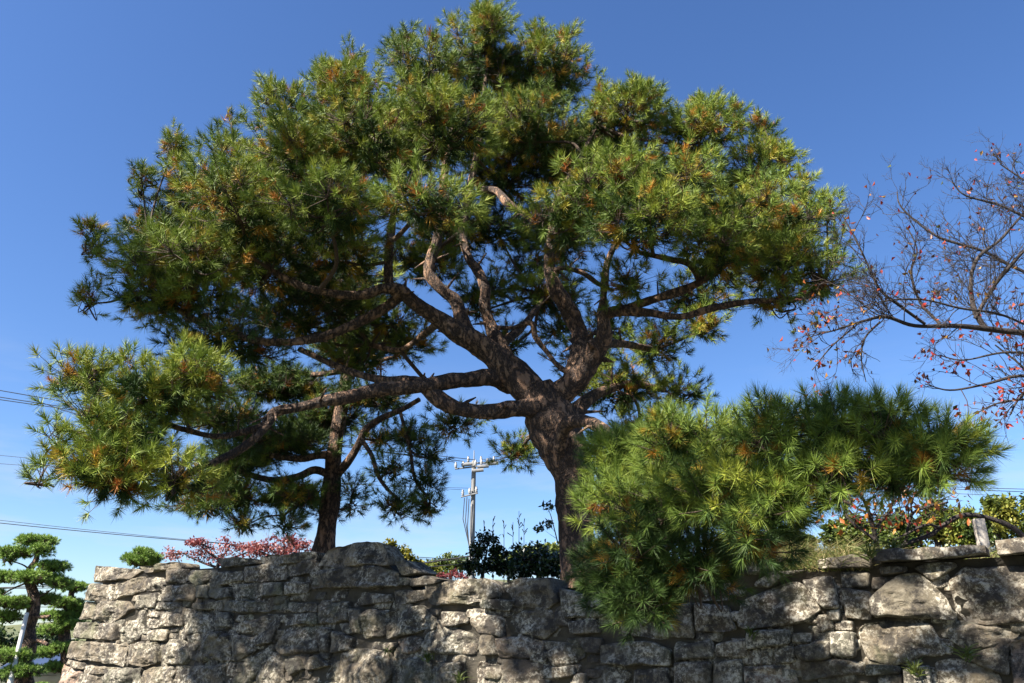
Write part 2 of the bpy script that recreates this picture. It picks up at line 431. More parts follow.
# ------------------------------------------------------------------ stone wall
CROPS = {1: 60, 2: 200, 3: 340, 4: 480, 5: 620, 6: 740, 7: 864}
ST = {
1: [[150,122,372,140,320,185,145,205],[130,210,245,215,240,288,115,290],[250,205,385,170,390,235,250,285],[390,180,470,180,470,240,395,240],
    [110,295,310,290,335,330,240,388,78,378],[75,390,150,395,148,470,55,472],[152,412,185,412,180,475,148,475],[190,400,260,400,255,475,185,480],
    [45,480,315,505,300,600,22,565],[20,565,100,590,100,625,10,590],[100,600,280,610,280,640,100,640],[5,590,95,630,80,690,-10,690],
    [90,640,200,645,200,690,85,690],[205,620,380,610,370,690,205,690],[385,620,520,605,525,690,380,690],[370,125,570,105,575,132,400,158],
    [500,140,590,135,590,200,500,205],[595,150,730,145,735,180,640,220,595,190],[475,215,635,215,635,290,470,290],[640,220,700,215,700,280,640,275],
    [705,180,764,160,764,270,705,275],[360,270,450,250,440,320,350,320],[445,295,610,300,610,335,380,330],[620,300,764,290,764,330,620,330],
    [400,365,480,340,570,360,570,410,405,420],[265,440,340,378,380,410,360,480,300,500,265,485],[575,345,710,345,710,440,580,450],[410,430,500,425,490,480,400,480],
    [325,500,450,490,455,590,380,605,310,580],[470,540,510,475,580,480,600,560,580,590,490,595],[590,460,764,430,764,580,610,575],[530,600,764,595,764,690,530,690]],
2: [[70,90,230,85,260,110,100,130],[270,80,540,50,540,90,300,125],[60,150,190,150,200,190,60,220],[200,130,400,105,400,190,205,200],
    [405,110,540,90,540,150,420,170],[60,230,130,225,130,275,60,280],[140,210,260,205,260,270,140,275],[265,205,385,205,385,265,265,270],
    [395,200,510,200,500,250,400,265],[515,150,764,130,764,220,520,230],[60,290,400,285,400,335,240,350,70,335],[410,300,540,295,540,345,410,345],
    [545,300,700,290,700,390,550,400],[55,345,130,345,130,420,50,410],[125,420,280,360,380,365,360,400,280,450,150,445],[385,360,540,350,550,400,400,410],
    [0,430,130,450,130,575,0,575],[140,460,250,465,260,520,150,580],[270,455,350,420,330,490,260,510],[345,520,400,420,560,420,555,530,380,550],
    [565,415,610,420,600,535,555,535],[620,430,720,470,700,530,610,530],[650,400,700,395,720,440,690,450],[700,330,764,330,764,450,720,440],
    [140,620,240,560,320,500,330,540,260,640,150,690],[270,600,330,560,380,600,400,690,250,690],[400,570,460,560,480,620,420,650],
    [480,570,560,545,600,600,500,620],[580,640,620,590,764,540,764,690,580,690],[555,115,600,55,650,30,790,10,850,15,890,75,885,115,640,130]],
3: [[0,130,130,120,270,150,270,220,130,230,0,210],[250,100,300,95,380,155,290,170],[275,180,320,180,320,215,275,215],[325,180,375,180,410,170,480,190,400,215,325,220],
    [75,280,120,255,235,260,230,300,80,310],[240,245,400,235,395,280,250,315],[405,215,520,195,700,185,745,230,745,275,600,305,420,310],
    [40,390,130,335,200,345,210,460,100,460],[205,355,380,310,445,380,440,420,210,470],[470,340,590,345,605,400,480,410],
    [370,500,400,430,490,415,620,450,650,510,610,550,480,550,380,520],[255,475,320,455,375,470,360,530,290,540],[185,500,250,490,255,510,235,528,185,520],
    [240,530,265,510,310,550,300,565,245,565],[0,540,120,520,230,540,240,640,180,690,0,690],[240,575,380,555,430,620,430,690,245,690],
    [430,590,570,580,590,690,440,690],[610,330,690,325,764,370,764,470,640,440,605,400]],
4: [[-30,580,150,565,310,590,340,690,-30,690],[80,210,190,185,330,180,345,250,365,290,290,330,170,310],[0,285,160,290,130,340,0,330],
    [100,370,200,340,370,340,380,390,300,470,110,430],[0,455,60,455,80,550,0,550],[60,470,200,460,285,490,280,560,80,570],
    [290,540,400,480,480,510,490,560,380,610,330,600],[410,390,540,380,560,440,430,450],[440,470,570,470,560,540,500,540],[370,230,500,260,500,370,400,370],
    [335,610,440,600,440,650,340,660],[450,640,500,640,490,690,420,690],[500,610,680,600,670,690,500,690],[510,240,660,250,660,360,520,370]],
5: [[-100,500,150,480,240,530,230,600,-100,595],[60,620,220,615,220,690,60,690],[250,520,430,470,440,560,260,580],[440,500,600,480,610,560,450,560],
    [250,590,430,580,420,690,250,690],[440,580,570,570,570,690,440,690],[480,95,764,80,764,110,640,160,520,150],[0,200,250,190,250,300,0,310],
    [260,170,500,170,520,280,380,290],[0,320,180,310,200,460,0,470],[190,310,340,300,340,470,210,460],[350,300,500,310,540,430,360,440],[100,120,470,100,500,160,110,180]],
6: [[60,200,140,150,300,140,180,190,140,230,60,220],[-30,400,0,290,180,215,280,200,380,330,300,390,0,425],[285,195,440,170,470,330,390,325],
    [360,90,630,60,635,130,370,135],[470,150,610,150,610,220,480,225],[480,230,620,240,620,380,500,370],[350,380,430,350,440,420,370,440],
    [445,390,530,385,530,430,450,430],[420,335,470,330,470,380,420,380],[20,440,230,430,230,500,20,520],[240,450,330,445,330,490,240,490],
    [260,510,420,480,420,560,310,580,270,560],[430,440,540,440,540,560,430,550],[0,530,150,520,150,600,0,600],[150,520,250,510,260,580,160,590],
    [0,610,260,600,260,690,0,690],[270,590,480,570,660,600,640,640,280,670]],
7: [[70,130,195,125,195,155,80,165],[230,130,300,110,420,105,440,125,330,190],[20,270,150,180,250,155,400,290,440,360,400,380,60,370,20,320],
    [390,190,480,130,640,120,830,130,830,390,600,390,460,390,430,330],[-30,430,0,400,200,390,310,400,370,520,360,550,150,590,0,560],
    [370,440,480,400,740,420,740,460,640,500,480,530],[345,590,450,570,650,640,670,690,350,690],[460,560,680,500,690,640,600,620],[700,490,830,460,830,690,700,690],
    [0,590,170,600,170,640,0,650],[180,610,310,600,320,690,190,690],[60,640,180,640,180,690,60,690]]}
rs = np.random.default_rng(11)
stones = []                                    # (polygon in wall metres, area)
for k, L in ST.items():
    for q in L:
        pts = np.array(q, float).reshape(-1, 2)
        uz = np.array([px_wall(CROPS[k] + x / 4.775, 540 + y / 4.775) for x, y in pts])
        uz[:, 1] -= np.where(pts[:, 1] >= 690, 0.15, 0)
        x, y = pts[:, 0], pts[:, 1]
        A = 0.5 * abs(np.dot(x, np.roll(y, -1)) - np.dot(y, np.roll(x, -1)))
        stones.append((uz, A, True))
u0 = px_wall(62, 683)[0] - 0.1
zb = [1.02, 0.62, 0.3, -0.1]
for i in range(3):                             # courses below the picture
    u = u0 - 0.15 * i
    while u < 10:
        wd = rs.uniform(0.55, 1.15); t, b = zb[i] - 0.02, zb[i + 1] + 0.02
        stones.append((np.array([(u, t), (u + wd * .5, t + rs.uniform(-.05, .05)), (u + wd - .04, t), (u + wd - .04 + rs.uniform(-.05, .05), b), (u + wd * .5, b + rs.uniform(-.04, .04)), (u + rs.uniform(-.05, .05), b)]), 10, False))
        u += wd
uR = px_wall(1030, 600)[0]
for z0, z1 in ((2.42, 1.98), (1.94, 1.5), (1.46, 1.05)):   # the wall goes on beyond the right edge
    u = uR + rs.uniform(-0.02, 0.05)
    while u < 10:
        wd = rs.uniform(0.6, 1.2)
        stones.append((np.array([(u, z0), (u + wd - .04, z0 + rs.uniform(-.05, .05)), (u + wd - .04, z1), (u, z1 + rs.uniform(-.04, .04))]), 10, False)); u += wd
# fill the lowest visible gap with chunks
def stone(g, poly, seed, tone, out=None, frame=wall_pt, shrink=-0.006, hi=True):
    poly = np.asarray(poly, float)
    if (lambda a: np.dot(a[:, 0], np.roll(a[:, 1], -1)) - np.dot(a[:, 1], np.roll(a[:, 0], -1)))(poly) < 0: poly = poly[::-1]
    size = math.sqrt(max(1e-4, np.prod(poly.max(0) - poly.min(0))))
    M = int(np.clip(size * 140, 28, 110)) if hi else 16
    rings = int(np.clip(size * 42, 8, 32)) if hi else 4
    seg = np.roll(poly, -1, 0) - poly; ln = np.linalg.norm(seg, axis=1); cum = np.concatenate([[0], np.cumsum(ln)])
    s = np.linspace(0, cum[-1], M, endpoint=False); idx = np.searchsorted(cum, s, 'right') - 1
    P = poly[idx] + seg[idx] * ((s - cum[idx]) / ln[idx])[:, None]
    if hi: P = 0.6 * P + 0.2 * (np.roll(P, 1, 0) + np.roll(P, -1, 0))
    ctr = P.mean(0)
    d = P - ctr; P = ctr + d * (1 - shrink / np.maximum(np.linalg.norm(d, axis=1, keepdims=True), 0.03))
    rnd = np.random.default_rng(seed)
    bulge = min(0.075, 0.025 + 0.055 * size) * rnd.uniform(0.7, 1.3)
    o0 = rnd.uniform(-0.03, 0.04) if out is None else out
    off = Vector(rnd.uniform(-50, 50, 3))
    amp = min(1.0, size * 2.4)
    # a few broken planes make the face
    pl = [(rnd.normal(0, 0.28, 2), rnd.uniform(0.0, 0.06)) for _ in range(5)]
    rr = np.linspace(0, 1, rings + 1) ** 0.6
    V = []
    for k, r in enumerate(rr):
        prof = (1 - r ** 12) ** 0.5
        for j in range(1 if k == 0 else M):
            q = ctr + (P[j] - ctr) * r
            w = Vector(wall_pt(q[0], q[1])) + off
            ws = Vector((w.x, w.y, w.z * 2.6))
            e = noise.fractal(w * 2.0, 1.0, 2.0, 3) * 0.032 + noise.fractal(ws * 4.5, 0.7, 2.1, 5) * 0.024 + (noise.voronoi(ws * 2.0)[0][0] - .4) * 0.05
            cut = min(float(np.dot(t, q - ctr)) + h0 for t, h0 in pl)
            h = o0 + bulge * prof - 0.06 + (e * (0.3 + 0.7 * prof) + max(cut, -0.09) * prof * 0.8) * amp
            jx = noise.fractal(w * 4.0, 1, 2, 3) * 0.030 * r * amp; jz = noise.fractal(w * 4.0 + Vector((9, 9, 9)), 1, 2, 3) * 0.026 * r * amp
            V.append(frame(q[0] + jx, q[1] + jz, h))
    for j in range(M):
        q = ctr + (P[j] - ctr) * 0.94; V.append(frame(q[0], q[1], -0.38))
    F3 = [[0, 1 + j, 1 + (j + 1) % M] for j in range(M)]
    F4 = []
    for k in range(1, rings + 1):
        a = 1 + (k - 1) * M; b = a + M
        F4 += [[a + j, b + j, b + (j + 1) % M, a + (j + 1) % M] for j in range(M)]
    V = np.array(V)
    n0 = g.n
    g.V.append(V); g.n += len(V)
    for F in (F3, F4):
        F = np.array(F); g.F.append(F + n0); g.T.append(np.full(len(F), tone))

wall = thing('stone_wall', wall_pt(2.0, 0.0), 'weathered dry stone castle wall of rough grey boulders below the pines', 'stone wall')
order = sorted(range(len(stones)), key=lambda i: -stones[i][1])
big = set(order[:98])
rest = Geo()
for i, (uz, A, vis) in enumerate(stones):
    tone = float(np.clip(rs.beta(2.2, 2.2), 0.02, 0.9))
    if 11 == i: tone = 0.95
    if i in (0, 1, 4, 8): tone = 0.42
    if i in big:
        g = Geo(); stone(g, uz, i, tone)
        g.build('stone', M_stone, wall)
    else:
        stone(rest, uz, i, tone, hi=vis)
# chinking rubble set back between the boulders
for u in np.arange(u0 + 0.35, 10, 0.19):
    for z in np.arange(0.05, 2.75, 0.12):
        uu, zz = u + rs.uniform(-.07, .07), z + rs.uniform(-.03, .03)
        px_top = 2.66 if uu < px_wall(385, 560)[0] else 2.20
        if zz > px_top - 0.05 or uu < u0 + 0.15 + zz * 0.14: continue
        a, b = rs.uniform(.09, .15), rs.uniform(.045, .08)
        an = np.sort(rs.uniform(0, 2 * math.pi, 3)); an = np.concatenate([an, np.linspace(0, 2 * math.pi, 4, endpoint=False) + .6]); an.sort()
        stone(rest, np.stack([uu + np.clip(np.cos(an) * 1.3, -1, 1) * a, zz + np.clip(np.sin(an) * 1.3, -1, 1) * b], 1), int(rs.integers(1e6)), float(rs.uniform(0, 0.8)), out=rs.uniform(-0.10, -0.03), shrink=0.0, hi=False)
# left return of the wall, seen only from aside
cu, cz = px_wall(92, 566)
def side_pt(u, z, n=0.0):
    c = O3 + D3 * (cu - (2.85 - z) * 0.15)
    return c - N3 * (u - (2.35 - z) * BAT) - D3 * n + UP * z
for i, z in enumerate((2.42, 2.02, 1.6, 1.18, 0.76, 0.34, -0.06)):
    u = 0.45 if i % 2 else 0.9
    while u < 15:
        wd = rs.uniform(.6, 1.1)
        stone(rest, [(u, z), (u + wd, z), (u + wd, z + .40), (u, z + .40)], 900 + i * 40 + int(u * 3), float(rs.uniform(.1, .9)), frame=side_pt, hi=False); u += wd
o = rest.build('small_stones', M_stone, wall); o['kind'] = 'stuff'
# coping beams
def block(g, px0, px1, ytl, ytr, ybl, ybr, depth, n0, seed, tone):
    a, za = px_wall(px0, ytl); b, zb_ = px_wall(px1, ytr); za2 = px_wall(px0, ybl)[1]; zb2 = px_wall(px1, ybr)[1]
    n = 26; V = []
    prof = [(0, 0, .97), (0, .06, 1.0), (0, .94, 1.0), (.03, 1, 1), (.97, 1, 1), (1, .9, 1), (1, 0, 1)]
    for i in range(n):
        t = i / (n - 1); u = a + (b - a) * t; zt = za + (zb_ - za) * t; zl = za2 + (zb2 - za2) * t
        for (bk, up, s) in prof:
            p = wall_pt(u, zl + (zt - zl) * up, n0 - bk * depth)
            e = noise.fractal(Vector(p) * 5 + Vector((seed, 0, 0)), 1, 2, 3) * 0.018
            V.append(p + UP * e + N3 * e)
    m = len(prof); F = [[i * m + j, (i + 1) * m + j, (i + 1) * m + (j + 1) % m, i * m + (j + 1) % m] for i in range(n - 1) for j in range(m)]
    g.add(V, F, tone); g.add(np.array(V[:m]), [list(range(m))[::-1]], tone); g.add(np.array(V[-m:]), [list(range(m))], tone)
g = Geo(); block(g, 877, 986, 551, 546.5, 563, 555.5, 0.32, 0.10, 3, 0.22); g.build('coping_beam', M_stone, wall)
g = Geo(); block(g, 996, 1100, 541, 534, 555, 549, 0.35, 0.10, 8, 0.25); g.build('coping_beam', M_stone, wall)
# dark earth core
g = Geo()
prof = [(100, 574), (200, 568), (320, 560), (380, 560), (393, 575), (410, 592), (560, 592), (680, 585), (740, 572), (860, 564), (1000, 556), (1100, 549)]
top = [px_wall(*p) for p in prof]; top.append((10.0, top[-1][1]))
n = len(top)
(uB, zB), (uT, zT) = px_wall(66, 683), px_wall(98, 574)
V = [wall_pt(u, z, -0.10) for u, z in top] + [wall_pt(uB - (uT - uB) / (zT - zB) * zB if i == 0 else u, 0, -0.10) for i, (u, z) in enumerate(top)] + [wall_pt(u, z, -0.75) for u, z in top]
g.add(V, [[i, i + 1, n + i + 1, n + i] for i in range(n - 1)] + [[i, i + 1, 2 * n + i + 1, 2 * n + i] for i in range(n - 1)])
g.build('earth_core', M_soil, wall)

# ------------------------------------------------------------------ pines
def pad(tree, c, rad, rng, lines=None, length=0.125, shoot=0.10, n_needle=62, width=0.0066, dens=1.0, tuft_m=12, clump=0.32,
        warm=0.6, tone0=0.30, name='needle_pad', twig_s=1.0, low=-0.28, up=0.6, label=None, inner=4.0, old=0.22, shr=0.55, rmin=0.6, mat=None):
    c = np.asarray(c, float); rad = np.asarray(rad, float)
    rad = np.maximum(rad - shr * (clump * 0.8 + length), 0.4 * rad)
    a, b, h = rad
    area = 4 * math.pi * (((a * b) ** 1.6 + (a * h) ** 1.6 + (b * h) ** 1.6) / 3) ** (1 / 1.6)
    nc = max(4, int(dens * area * 0.85 / (clump * 1.2) ** 2))
    hub = c - UP * h * 0.35
    gt = Geo(); gn = Geo()
    if lines is not None:
        best = None
        for S in lines:
            dd = np.linalg.norm(S[:, :3] - hub, axis=1); i = int(dd.argmin())
            if best is None or dd[i] < best[0]: best = (dd[i], S[i])
        s = best[1]; L = best[0]
        if L > 0.12:
            midp = 0.5 * (s[:3] + hub) + rng.normal(0, 0.06 * L + 0.02, 3) + UP * -0.04 * L
            r0 = min(0.8 * s[3], 0.014 + 0.016 * L)
            sp = spline([list(s[:3]) + [r0], list(midp) + [r0 * 0.8], list(hub) + [r0 * 0.5]], 6)
            tube(gt, sp[:, :3], sp[:, 3], 7, 0.5, 0.08)
    P, A, T, LEN = [], [], [], []
    k = 0
    while k < nc:
        d = norm(rng.normal(size=3))
        if d[2] < low: continue
        if d[2] < -0.1 and rng.random() < 0.25: continue
        k += 1
        cc = c + d * rad * rng.uniform(rmin, 1.06)
        r1 = 0.009 * twig_s * rng.uniform(0.8, 1.3)
        m1 = 0.5 * (hub + cc) + rng.normal(0, 0.07, 3) - UP * 0.04
        sp = spline([hub + rng.normal(0, 0.05, 3), m1, cc], 4)
        tube(gt, sp, np.linspace(r1 * 1.4, r1 * 0.5, len(sp)), 4, 0.5, 0, False)
        ax = norm(d * np.array([1, 1, 0.8]) * 0.75 + UP * up)
        cr = clump * rng.uniform(0.75, 1.25)
        ctone = tone0 + rng.normal(0, 0.07)
        m = max(3, int(tuft_m * rng.uniform(0.75, 1.25)))
        got = []
        for q in range(m):
            bestp = None
            for _ in range(5):                                   # keep the shoots apart
                e = norm(rng.normal(size=3) + ax * 0.8)
                p = cc + e * cr * rng.uniform(0.55, 1.0) * np.array([1.1, 1.1, 0.85])
                dm = min([float(np.dot(p - w_, p - w_)) for w_ in got], default=1.0)
                if bestp is None or dm > bestp[0]: bestp = (dm, p, e)
            _, p, e = bestp; got.append(p)
            aa = norm(e * 0.7 + ax * 0.5 + UP * 0.12 + rng.normal(0, 0.14, 3))
            P.append(p); A.append(aa); T.append(ctone + rng.normal(0, 0.05)); LEN.append(length * rng.uniform(0.85, 1.15))
            gv = np.array([cc - ax * 0.06, 0.5 * (cc + p) - UP * 0.02, p + aa * shoot * 0.7])
            tube(gt, gv, np.array([0.005, 0.004, 0.003]) * twig_s, 3, 0.5, 0, False)
        if rng.random() < warm:                                   # last year's needles, turned orange, behind the green shoots
            for q in range(rng.integers(2, 6)):
                e = norm(rng.normal(size=3) + ax * 0.3)
                P.append(cc + e * cr * rng.uniform(0.2, 0.8)); A.append(norm(ax + rng.normal(0, 0.5, 3)))
                T.append(rng.choice([0.58, 0.66, 0.78, 0.85, 0.95], p=[.3, .3, .2, .12, .08])); LEN.append(length * 0.85)
    needles(gn, np.array(P), np.array(A), n_needle, np.array(LEN), width, shoot, rng, np.array(T), 82.0, 14.0)
    m = int(nc * inner)                                           # inner needles: some old orange, the rest coloured dark in place of inner shade
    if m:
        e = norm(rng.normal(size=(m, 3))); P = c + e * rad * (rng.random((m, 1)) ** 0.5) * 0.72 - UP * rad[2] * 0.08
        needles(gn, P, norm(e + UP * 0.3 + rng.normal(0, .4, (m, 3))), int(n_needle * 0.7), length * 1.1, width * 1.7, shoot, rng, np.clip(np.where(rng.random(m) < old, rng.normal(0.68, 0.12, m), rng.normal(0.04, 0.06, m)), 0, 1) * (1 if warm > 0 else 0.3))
    o = gn.build(name, mat or M_needle, tree)
    if label: o['label'] = label
    gt.build('twigs', M_twig, o)
    return o

def pads(tree, spec, seed, lines, squash=False, **kw):
    for i, row in enumerate(spec):
        px, py, Y, rx, ry, rd = row[:6]
        k2 = dict(kw); k2.update(row[6] if len(row) > 6 else {})
        if len(row) > 6 and row[6] is globals().get('SP'): rx, rd = rx * 0.75, 0.16
        elif squash and not (len(row) > 6 and row[6] is globals().get('DK')): rx, ry = rx * 0.94, ry * 0.84
        s = mpp(px, py, Y); c = W(px, py, Y)
        pad(tree, c, (rx * s, rd, ry * s), np.random.default_rng(seed + i), lines, **k2)

base = W(583, 574, 9.85); base[2] = height(base[0], base[1]) - 0.05
pine = thing('pine_tree', base, 'huge spreading pine with thick forking red brown trunk standing on top of the stone wall', 'tree')
L = []
g = Geo()
bx = (base[0]); s0 = spline([[base[0] + 0.02, base[1], base[2] - 0.25, 0.42], [base[0] + 0.01, base[1], base[2] + 0.08, 0.31],
      list(W(577, 540, 9.85)) + [0.225], list(W(575, 505, 9.8)) + [0.222], list(W(572, 470, 9.75)) + [0.26], list(W(560, 440, 9.75)) + [0.315], list(W(549, 414, 9.75)) + [0.31], list(W(535, 390, 9.75)) + [0.24]], 7)
tube(g, s0[:, :3], s0[:, 3], 32, 0.5, 0.17)
g.build('trunk', M_bark, pine, smooth=True); L.append(s0)
def stubs(g, S, seed):
    """broken twig stubs and dead spurs along a limb"""
    r = np.random.default_rng(seed)
    for k in range(max(1, len(S) // 8)):
        j = r.integers(4, len(S) - 2); d = norm(r.normal(size=3) + UP * 0.3); q = S[j]
        if q[3] < 0.02: continue
        Lk = r.uniform(0.1, 0.3) + q[3]
        tube(g, np.array([q[:3], q[:3] + d * (q[3] + .03), q[:3] + d * Lk + r.normal(0, .03, 3)]), [q[3] * .45, q[3] * .25, .008], 6, 0.5, 0.1)
LIMBS = [
 [(545,425,9.75,40),(524,392,9.75,38),(505,366,9.75,33),(485,350,9.7,27),(465,337,9.6,23),(440,322,9.5,20),(415,304,9.4,17),(400,292,9.3,15),(385,290,9.2,11),(362,296,9.1,10),(332,294,9.0,9),(300,285,8.9,8),(270,270,8.9,6)],
 [(400,296,9.3,13),(389,283,9.3,11),(388,262,9.2,10),(391,240,9.1,9),(396,205,9.0,7),(405,160,9.0,5)],
 [(472,342,9.65,20),(463,326,9.7,17),(456,303,9.8,15),(443,290,9.8,14),(430,276,9.8,13),(430,262,9.8,13),(437,240,9.8,12),(441,205,9.7,10),(446,160,9.7,8),(455,110,9.8,6)],
 [(512,375,9.8,22),(498,345,9.9,18),(490,325,10.0,15),(486,308,10.0,13),(486,290,10.0,12),(479,270,10.1,11),(469,258,10.1,10),(462,230,10.2,9),(470,190,10.3,8),(480,130,10.4,6),(487,60,10.6,4)],
 [(538,412,9.6,26),(508,410,9.5,20),(485,411,9.4,19),(462,410,9.35,18),(441,400,9.3,18),(424,386,9.3,17),(408,382,9.35,13),(380,380,9.6,10),(345,370,9.8,8),(300,350,10,6)],
 [(512,382,9.9,24),(492,379,9.75,19),(470,379,9.55,18),(440,383,9.3,17),(410,385,9.15,16),(380,390,9.05,15),(350,395,8.95,14),(322,401,8.85,13),(296,408,8.75,12),(276,413,8.7,12),(262,425,8.65,9),(245,432,8.6,8),(215,436,8.5,7),(185,430,8.4,6),(150,420,8.4,5)],
 [(276,413,8.7,10),(262,432,8.6,9),(243,447,8.55,9),(222,459,8.5,8),(200,468,8.4,8),(178,479,8.4,7),(156,488,8.3,6),(120,485,8.2,5),(90,480,8.2,4)],
 [(402,296,9.35,14),(384,309,9.4,12),(362,322,9.4,11),(334,333,9.4,10),(305,340,9.3,9),(270,341,9.2,8),(235,335,9.1,7),(205,325,9.1,7),(170,305,9.1,6),(140,285,9.2,4)],
 [(548,415,9.8,36),(562,394,9.7,30),(578,376,9.6,28),(593,354,9.5,25),(602,335,9.4,21),(602,318,9.35,17),(616,312,9.3,13),(645,313,9.2,10),(680,316,9.2,9),(712,309,9.2,9),(750,302,9.2,7),(800,299,9.3,6),(825,285,9.4,4)],
 [(603,315,9.35,14),(604,300,9.4,10),(604,285,9.4,9),(608,260,9.4,8),(620,235,9.3,6)],
 [(620,312,9.3,10),(650,301,9.2,10),(672,293,9.1,10),(695,285,9.1,9),(718,271,9.0,7),(740,255,9.0,5)],
 [(700,282,9.1,8),(690,265,9.0,7),(670,260,8.9,7),(640,252,8.9,6)],
 [(575,380,9.65,26),(579,355,9.8,22),(581,335,9.9,20),(573,315,9.9,20),(562,300,9.9,18),(555,284,9.9,17),(550,265,9.9,15),(552,235,9.8,12),(560,200,9.8,10),(580,160,9.9,8),(600,120,10.1,5)],
 [(551,270,9.9,7),(565,268,9.7,6),(582,274,9.5,6),(598,284,9.4,5),(613,291,9.3,4)],
 [(496,327,9.95,5),(512,328,9.8,5),(531,323,9.7,6),(536,336,9.7,6),(547,352,9.7,5),(556,364,9.65,6),(566,371,9.6,6)],
 [(562,470,9.7,14),(560,448,9.45,15),(567,427,9.2,15),(580,421,8.9,15),(597,427,8.5,15),(612,440,7.9,14),(635,462,7.0,13),(665,478,6.2,13),(700,480,5.7,12),(745,478,5.35,11),(800,472,5.1,10),(850,466,4.9,8),(900,460,4.75,7),(945,456,4.6,5)],
 [(480,190,10.2,8),(497,190,10.0,8),(508,201,9.7,9),(520,212,9.5,8),(535,222,9.3,6)],
 [(572,425,9.9,22),(582,405,10.2,16),(600,392,10.6,12),(630,385,11,9),(665,390,11.3,6)],
 [(498,345,10.0,12),(520,330,10.6,9),(535,310,11.2,7),(545,295,11.6,5)],
 [(440,322,9.5,10),(425,335,10.2,8),(400,350,10.8,7),(370,345,11.2,5)],
 [(600,345,9.6,12),(625,345,10.4,9),(655,350,11.2,6)],
]
for sp in LIMBS:
    g = Geo(); S = limbs(g, sp, 16 if sp[0][3] > 15 else 10, 7, 0.20); L.append(S); stubs(g, S, int(sp[0][0]))
    g.build('limb', M_bark, pine, smooth=True)

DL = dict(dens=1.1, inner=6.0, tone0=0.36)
DK = dict(tone0=0.06, warm=0.35, old=0.3)  # needle tone darkened to paint in the shade deep in the crown
SP = dict(dens=0.9, clump=0.12, tuft_m=4, inner=0.0, warm=0.25, shr=0.3, up=1.6, low=-1.0, rmin=0.5, length=0.115, n_needle=58)
CROWN = [
 # top
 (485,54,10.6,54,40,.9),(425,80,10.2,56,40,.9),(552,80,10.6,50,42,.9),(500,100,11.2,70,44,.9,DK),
 (350,102,9.8,52,36,.9),(298,122,9.6,52,36,.9),(440,135,8.5,76,50,.9),(372,152,8.3,60,44,.9),(530,135,10.0,56,46,.9),
 (300,168,8.5,62,42,.9),(236,172,9.3,40,34,.8),(195,195,9.4,48,36,.8),(242,214,8.2,68,44,.9),(330,215,7.9,62,42,.8),
 (420,208,7.7,60,40,.8),(158,270,9.1,52,42,.8),(195,264,8.5,60,36,.8),(142,300,9.0,44,34,.7),(190,305,9.2,64,30,.8),
 (265,268,9.3,62,38,.9,DK),(345,258,9.4,56,30,.9),
 # right
 (622,128,10.1,56,38,.9),(690,142,9.9,54,36,.9),(755,172,9.9,38,36,.8),(600,198,8.3,66,40,.9),(668,192,8.2,58,38,.85),
 (560,226,8.6,54,38,.8),(640,234,8.1,58,34,.8),(735,217,8.6,52,40,.85),(785,230,9.2,50,42,.8),(715,258,8.8,66,34,.8),
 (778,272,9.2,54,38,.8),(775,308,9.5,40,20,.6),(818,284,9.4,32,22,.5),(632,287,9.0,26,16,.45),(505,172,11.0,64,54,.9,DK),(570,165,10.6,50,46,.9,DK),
 # lower left lobe
 (150,398,8.0,66,34,.8,DL),(205,385,8.3,42,32,.7,DL),(115,428,7.9,46,34,.75,DL),(92,470,7.7,40,34,.65,DL),(112,480,7.7,54,36,.75,DL),(130,448,7.9,60,34,.7,DL),(180,484,8.0,42,24,.6,DL),
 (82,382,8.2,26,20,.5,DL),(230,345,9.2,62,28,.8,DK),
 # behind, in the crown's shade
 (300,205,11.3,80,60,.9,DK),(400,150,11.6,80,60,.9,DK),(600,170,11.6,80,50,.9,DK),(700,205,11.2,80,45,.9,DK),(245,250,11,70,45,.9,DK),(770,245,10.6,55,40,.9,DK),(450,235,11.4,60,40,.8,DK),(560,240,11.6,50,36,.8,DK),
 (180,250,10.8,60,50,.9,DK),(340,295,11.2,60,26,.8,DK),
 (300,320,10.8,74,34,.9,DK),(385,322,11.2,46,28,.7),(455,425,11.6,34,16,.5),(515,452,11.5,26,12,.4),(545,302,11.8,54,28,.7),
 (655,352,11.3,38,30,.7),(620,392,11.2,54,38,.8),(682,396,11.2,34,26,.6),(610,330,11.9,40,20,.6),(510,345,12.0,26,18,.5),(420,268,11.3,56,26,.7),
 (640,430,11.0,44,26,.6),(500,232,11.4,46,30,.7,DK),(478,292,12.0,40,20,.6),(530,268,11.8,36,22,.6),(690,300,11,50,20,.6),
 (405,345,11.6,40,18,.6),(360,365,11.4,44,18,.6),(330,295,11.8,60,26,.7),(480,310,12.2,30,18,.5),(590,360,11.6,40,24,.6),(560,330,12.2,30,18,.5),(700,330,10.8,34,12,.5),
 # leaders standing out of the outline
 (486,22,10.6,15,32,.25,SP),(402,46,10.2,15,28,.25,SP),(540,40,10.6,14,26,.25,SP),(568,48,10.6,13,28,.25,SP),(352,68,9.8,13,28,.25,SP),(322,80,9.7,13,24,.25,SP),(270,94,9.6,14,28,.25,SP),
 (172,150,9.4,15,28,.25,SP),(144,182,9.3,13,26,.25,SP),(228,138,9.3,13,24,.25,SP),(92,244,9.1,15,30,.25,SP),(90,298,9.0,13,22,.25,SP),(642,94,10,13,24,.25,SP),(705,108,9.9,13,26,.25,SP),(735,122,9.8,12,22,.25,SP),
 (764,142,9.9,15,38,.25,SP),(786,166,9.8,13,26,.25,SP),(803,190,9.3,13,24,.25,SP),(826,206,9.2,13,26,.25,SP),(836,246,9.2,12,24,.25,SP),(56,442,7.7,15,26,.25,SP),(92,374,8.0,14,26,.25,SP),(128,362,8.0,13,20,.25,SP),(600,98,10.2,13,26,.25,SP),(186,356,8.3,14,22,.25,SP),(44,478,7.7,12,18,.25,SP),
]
pads(pine, CROWN, 100, L, squash=True, dens=0.85, clump=0.30)
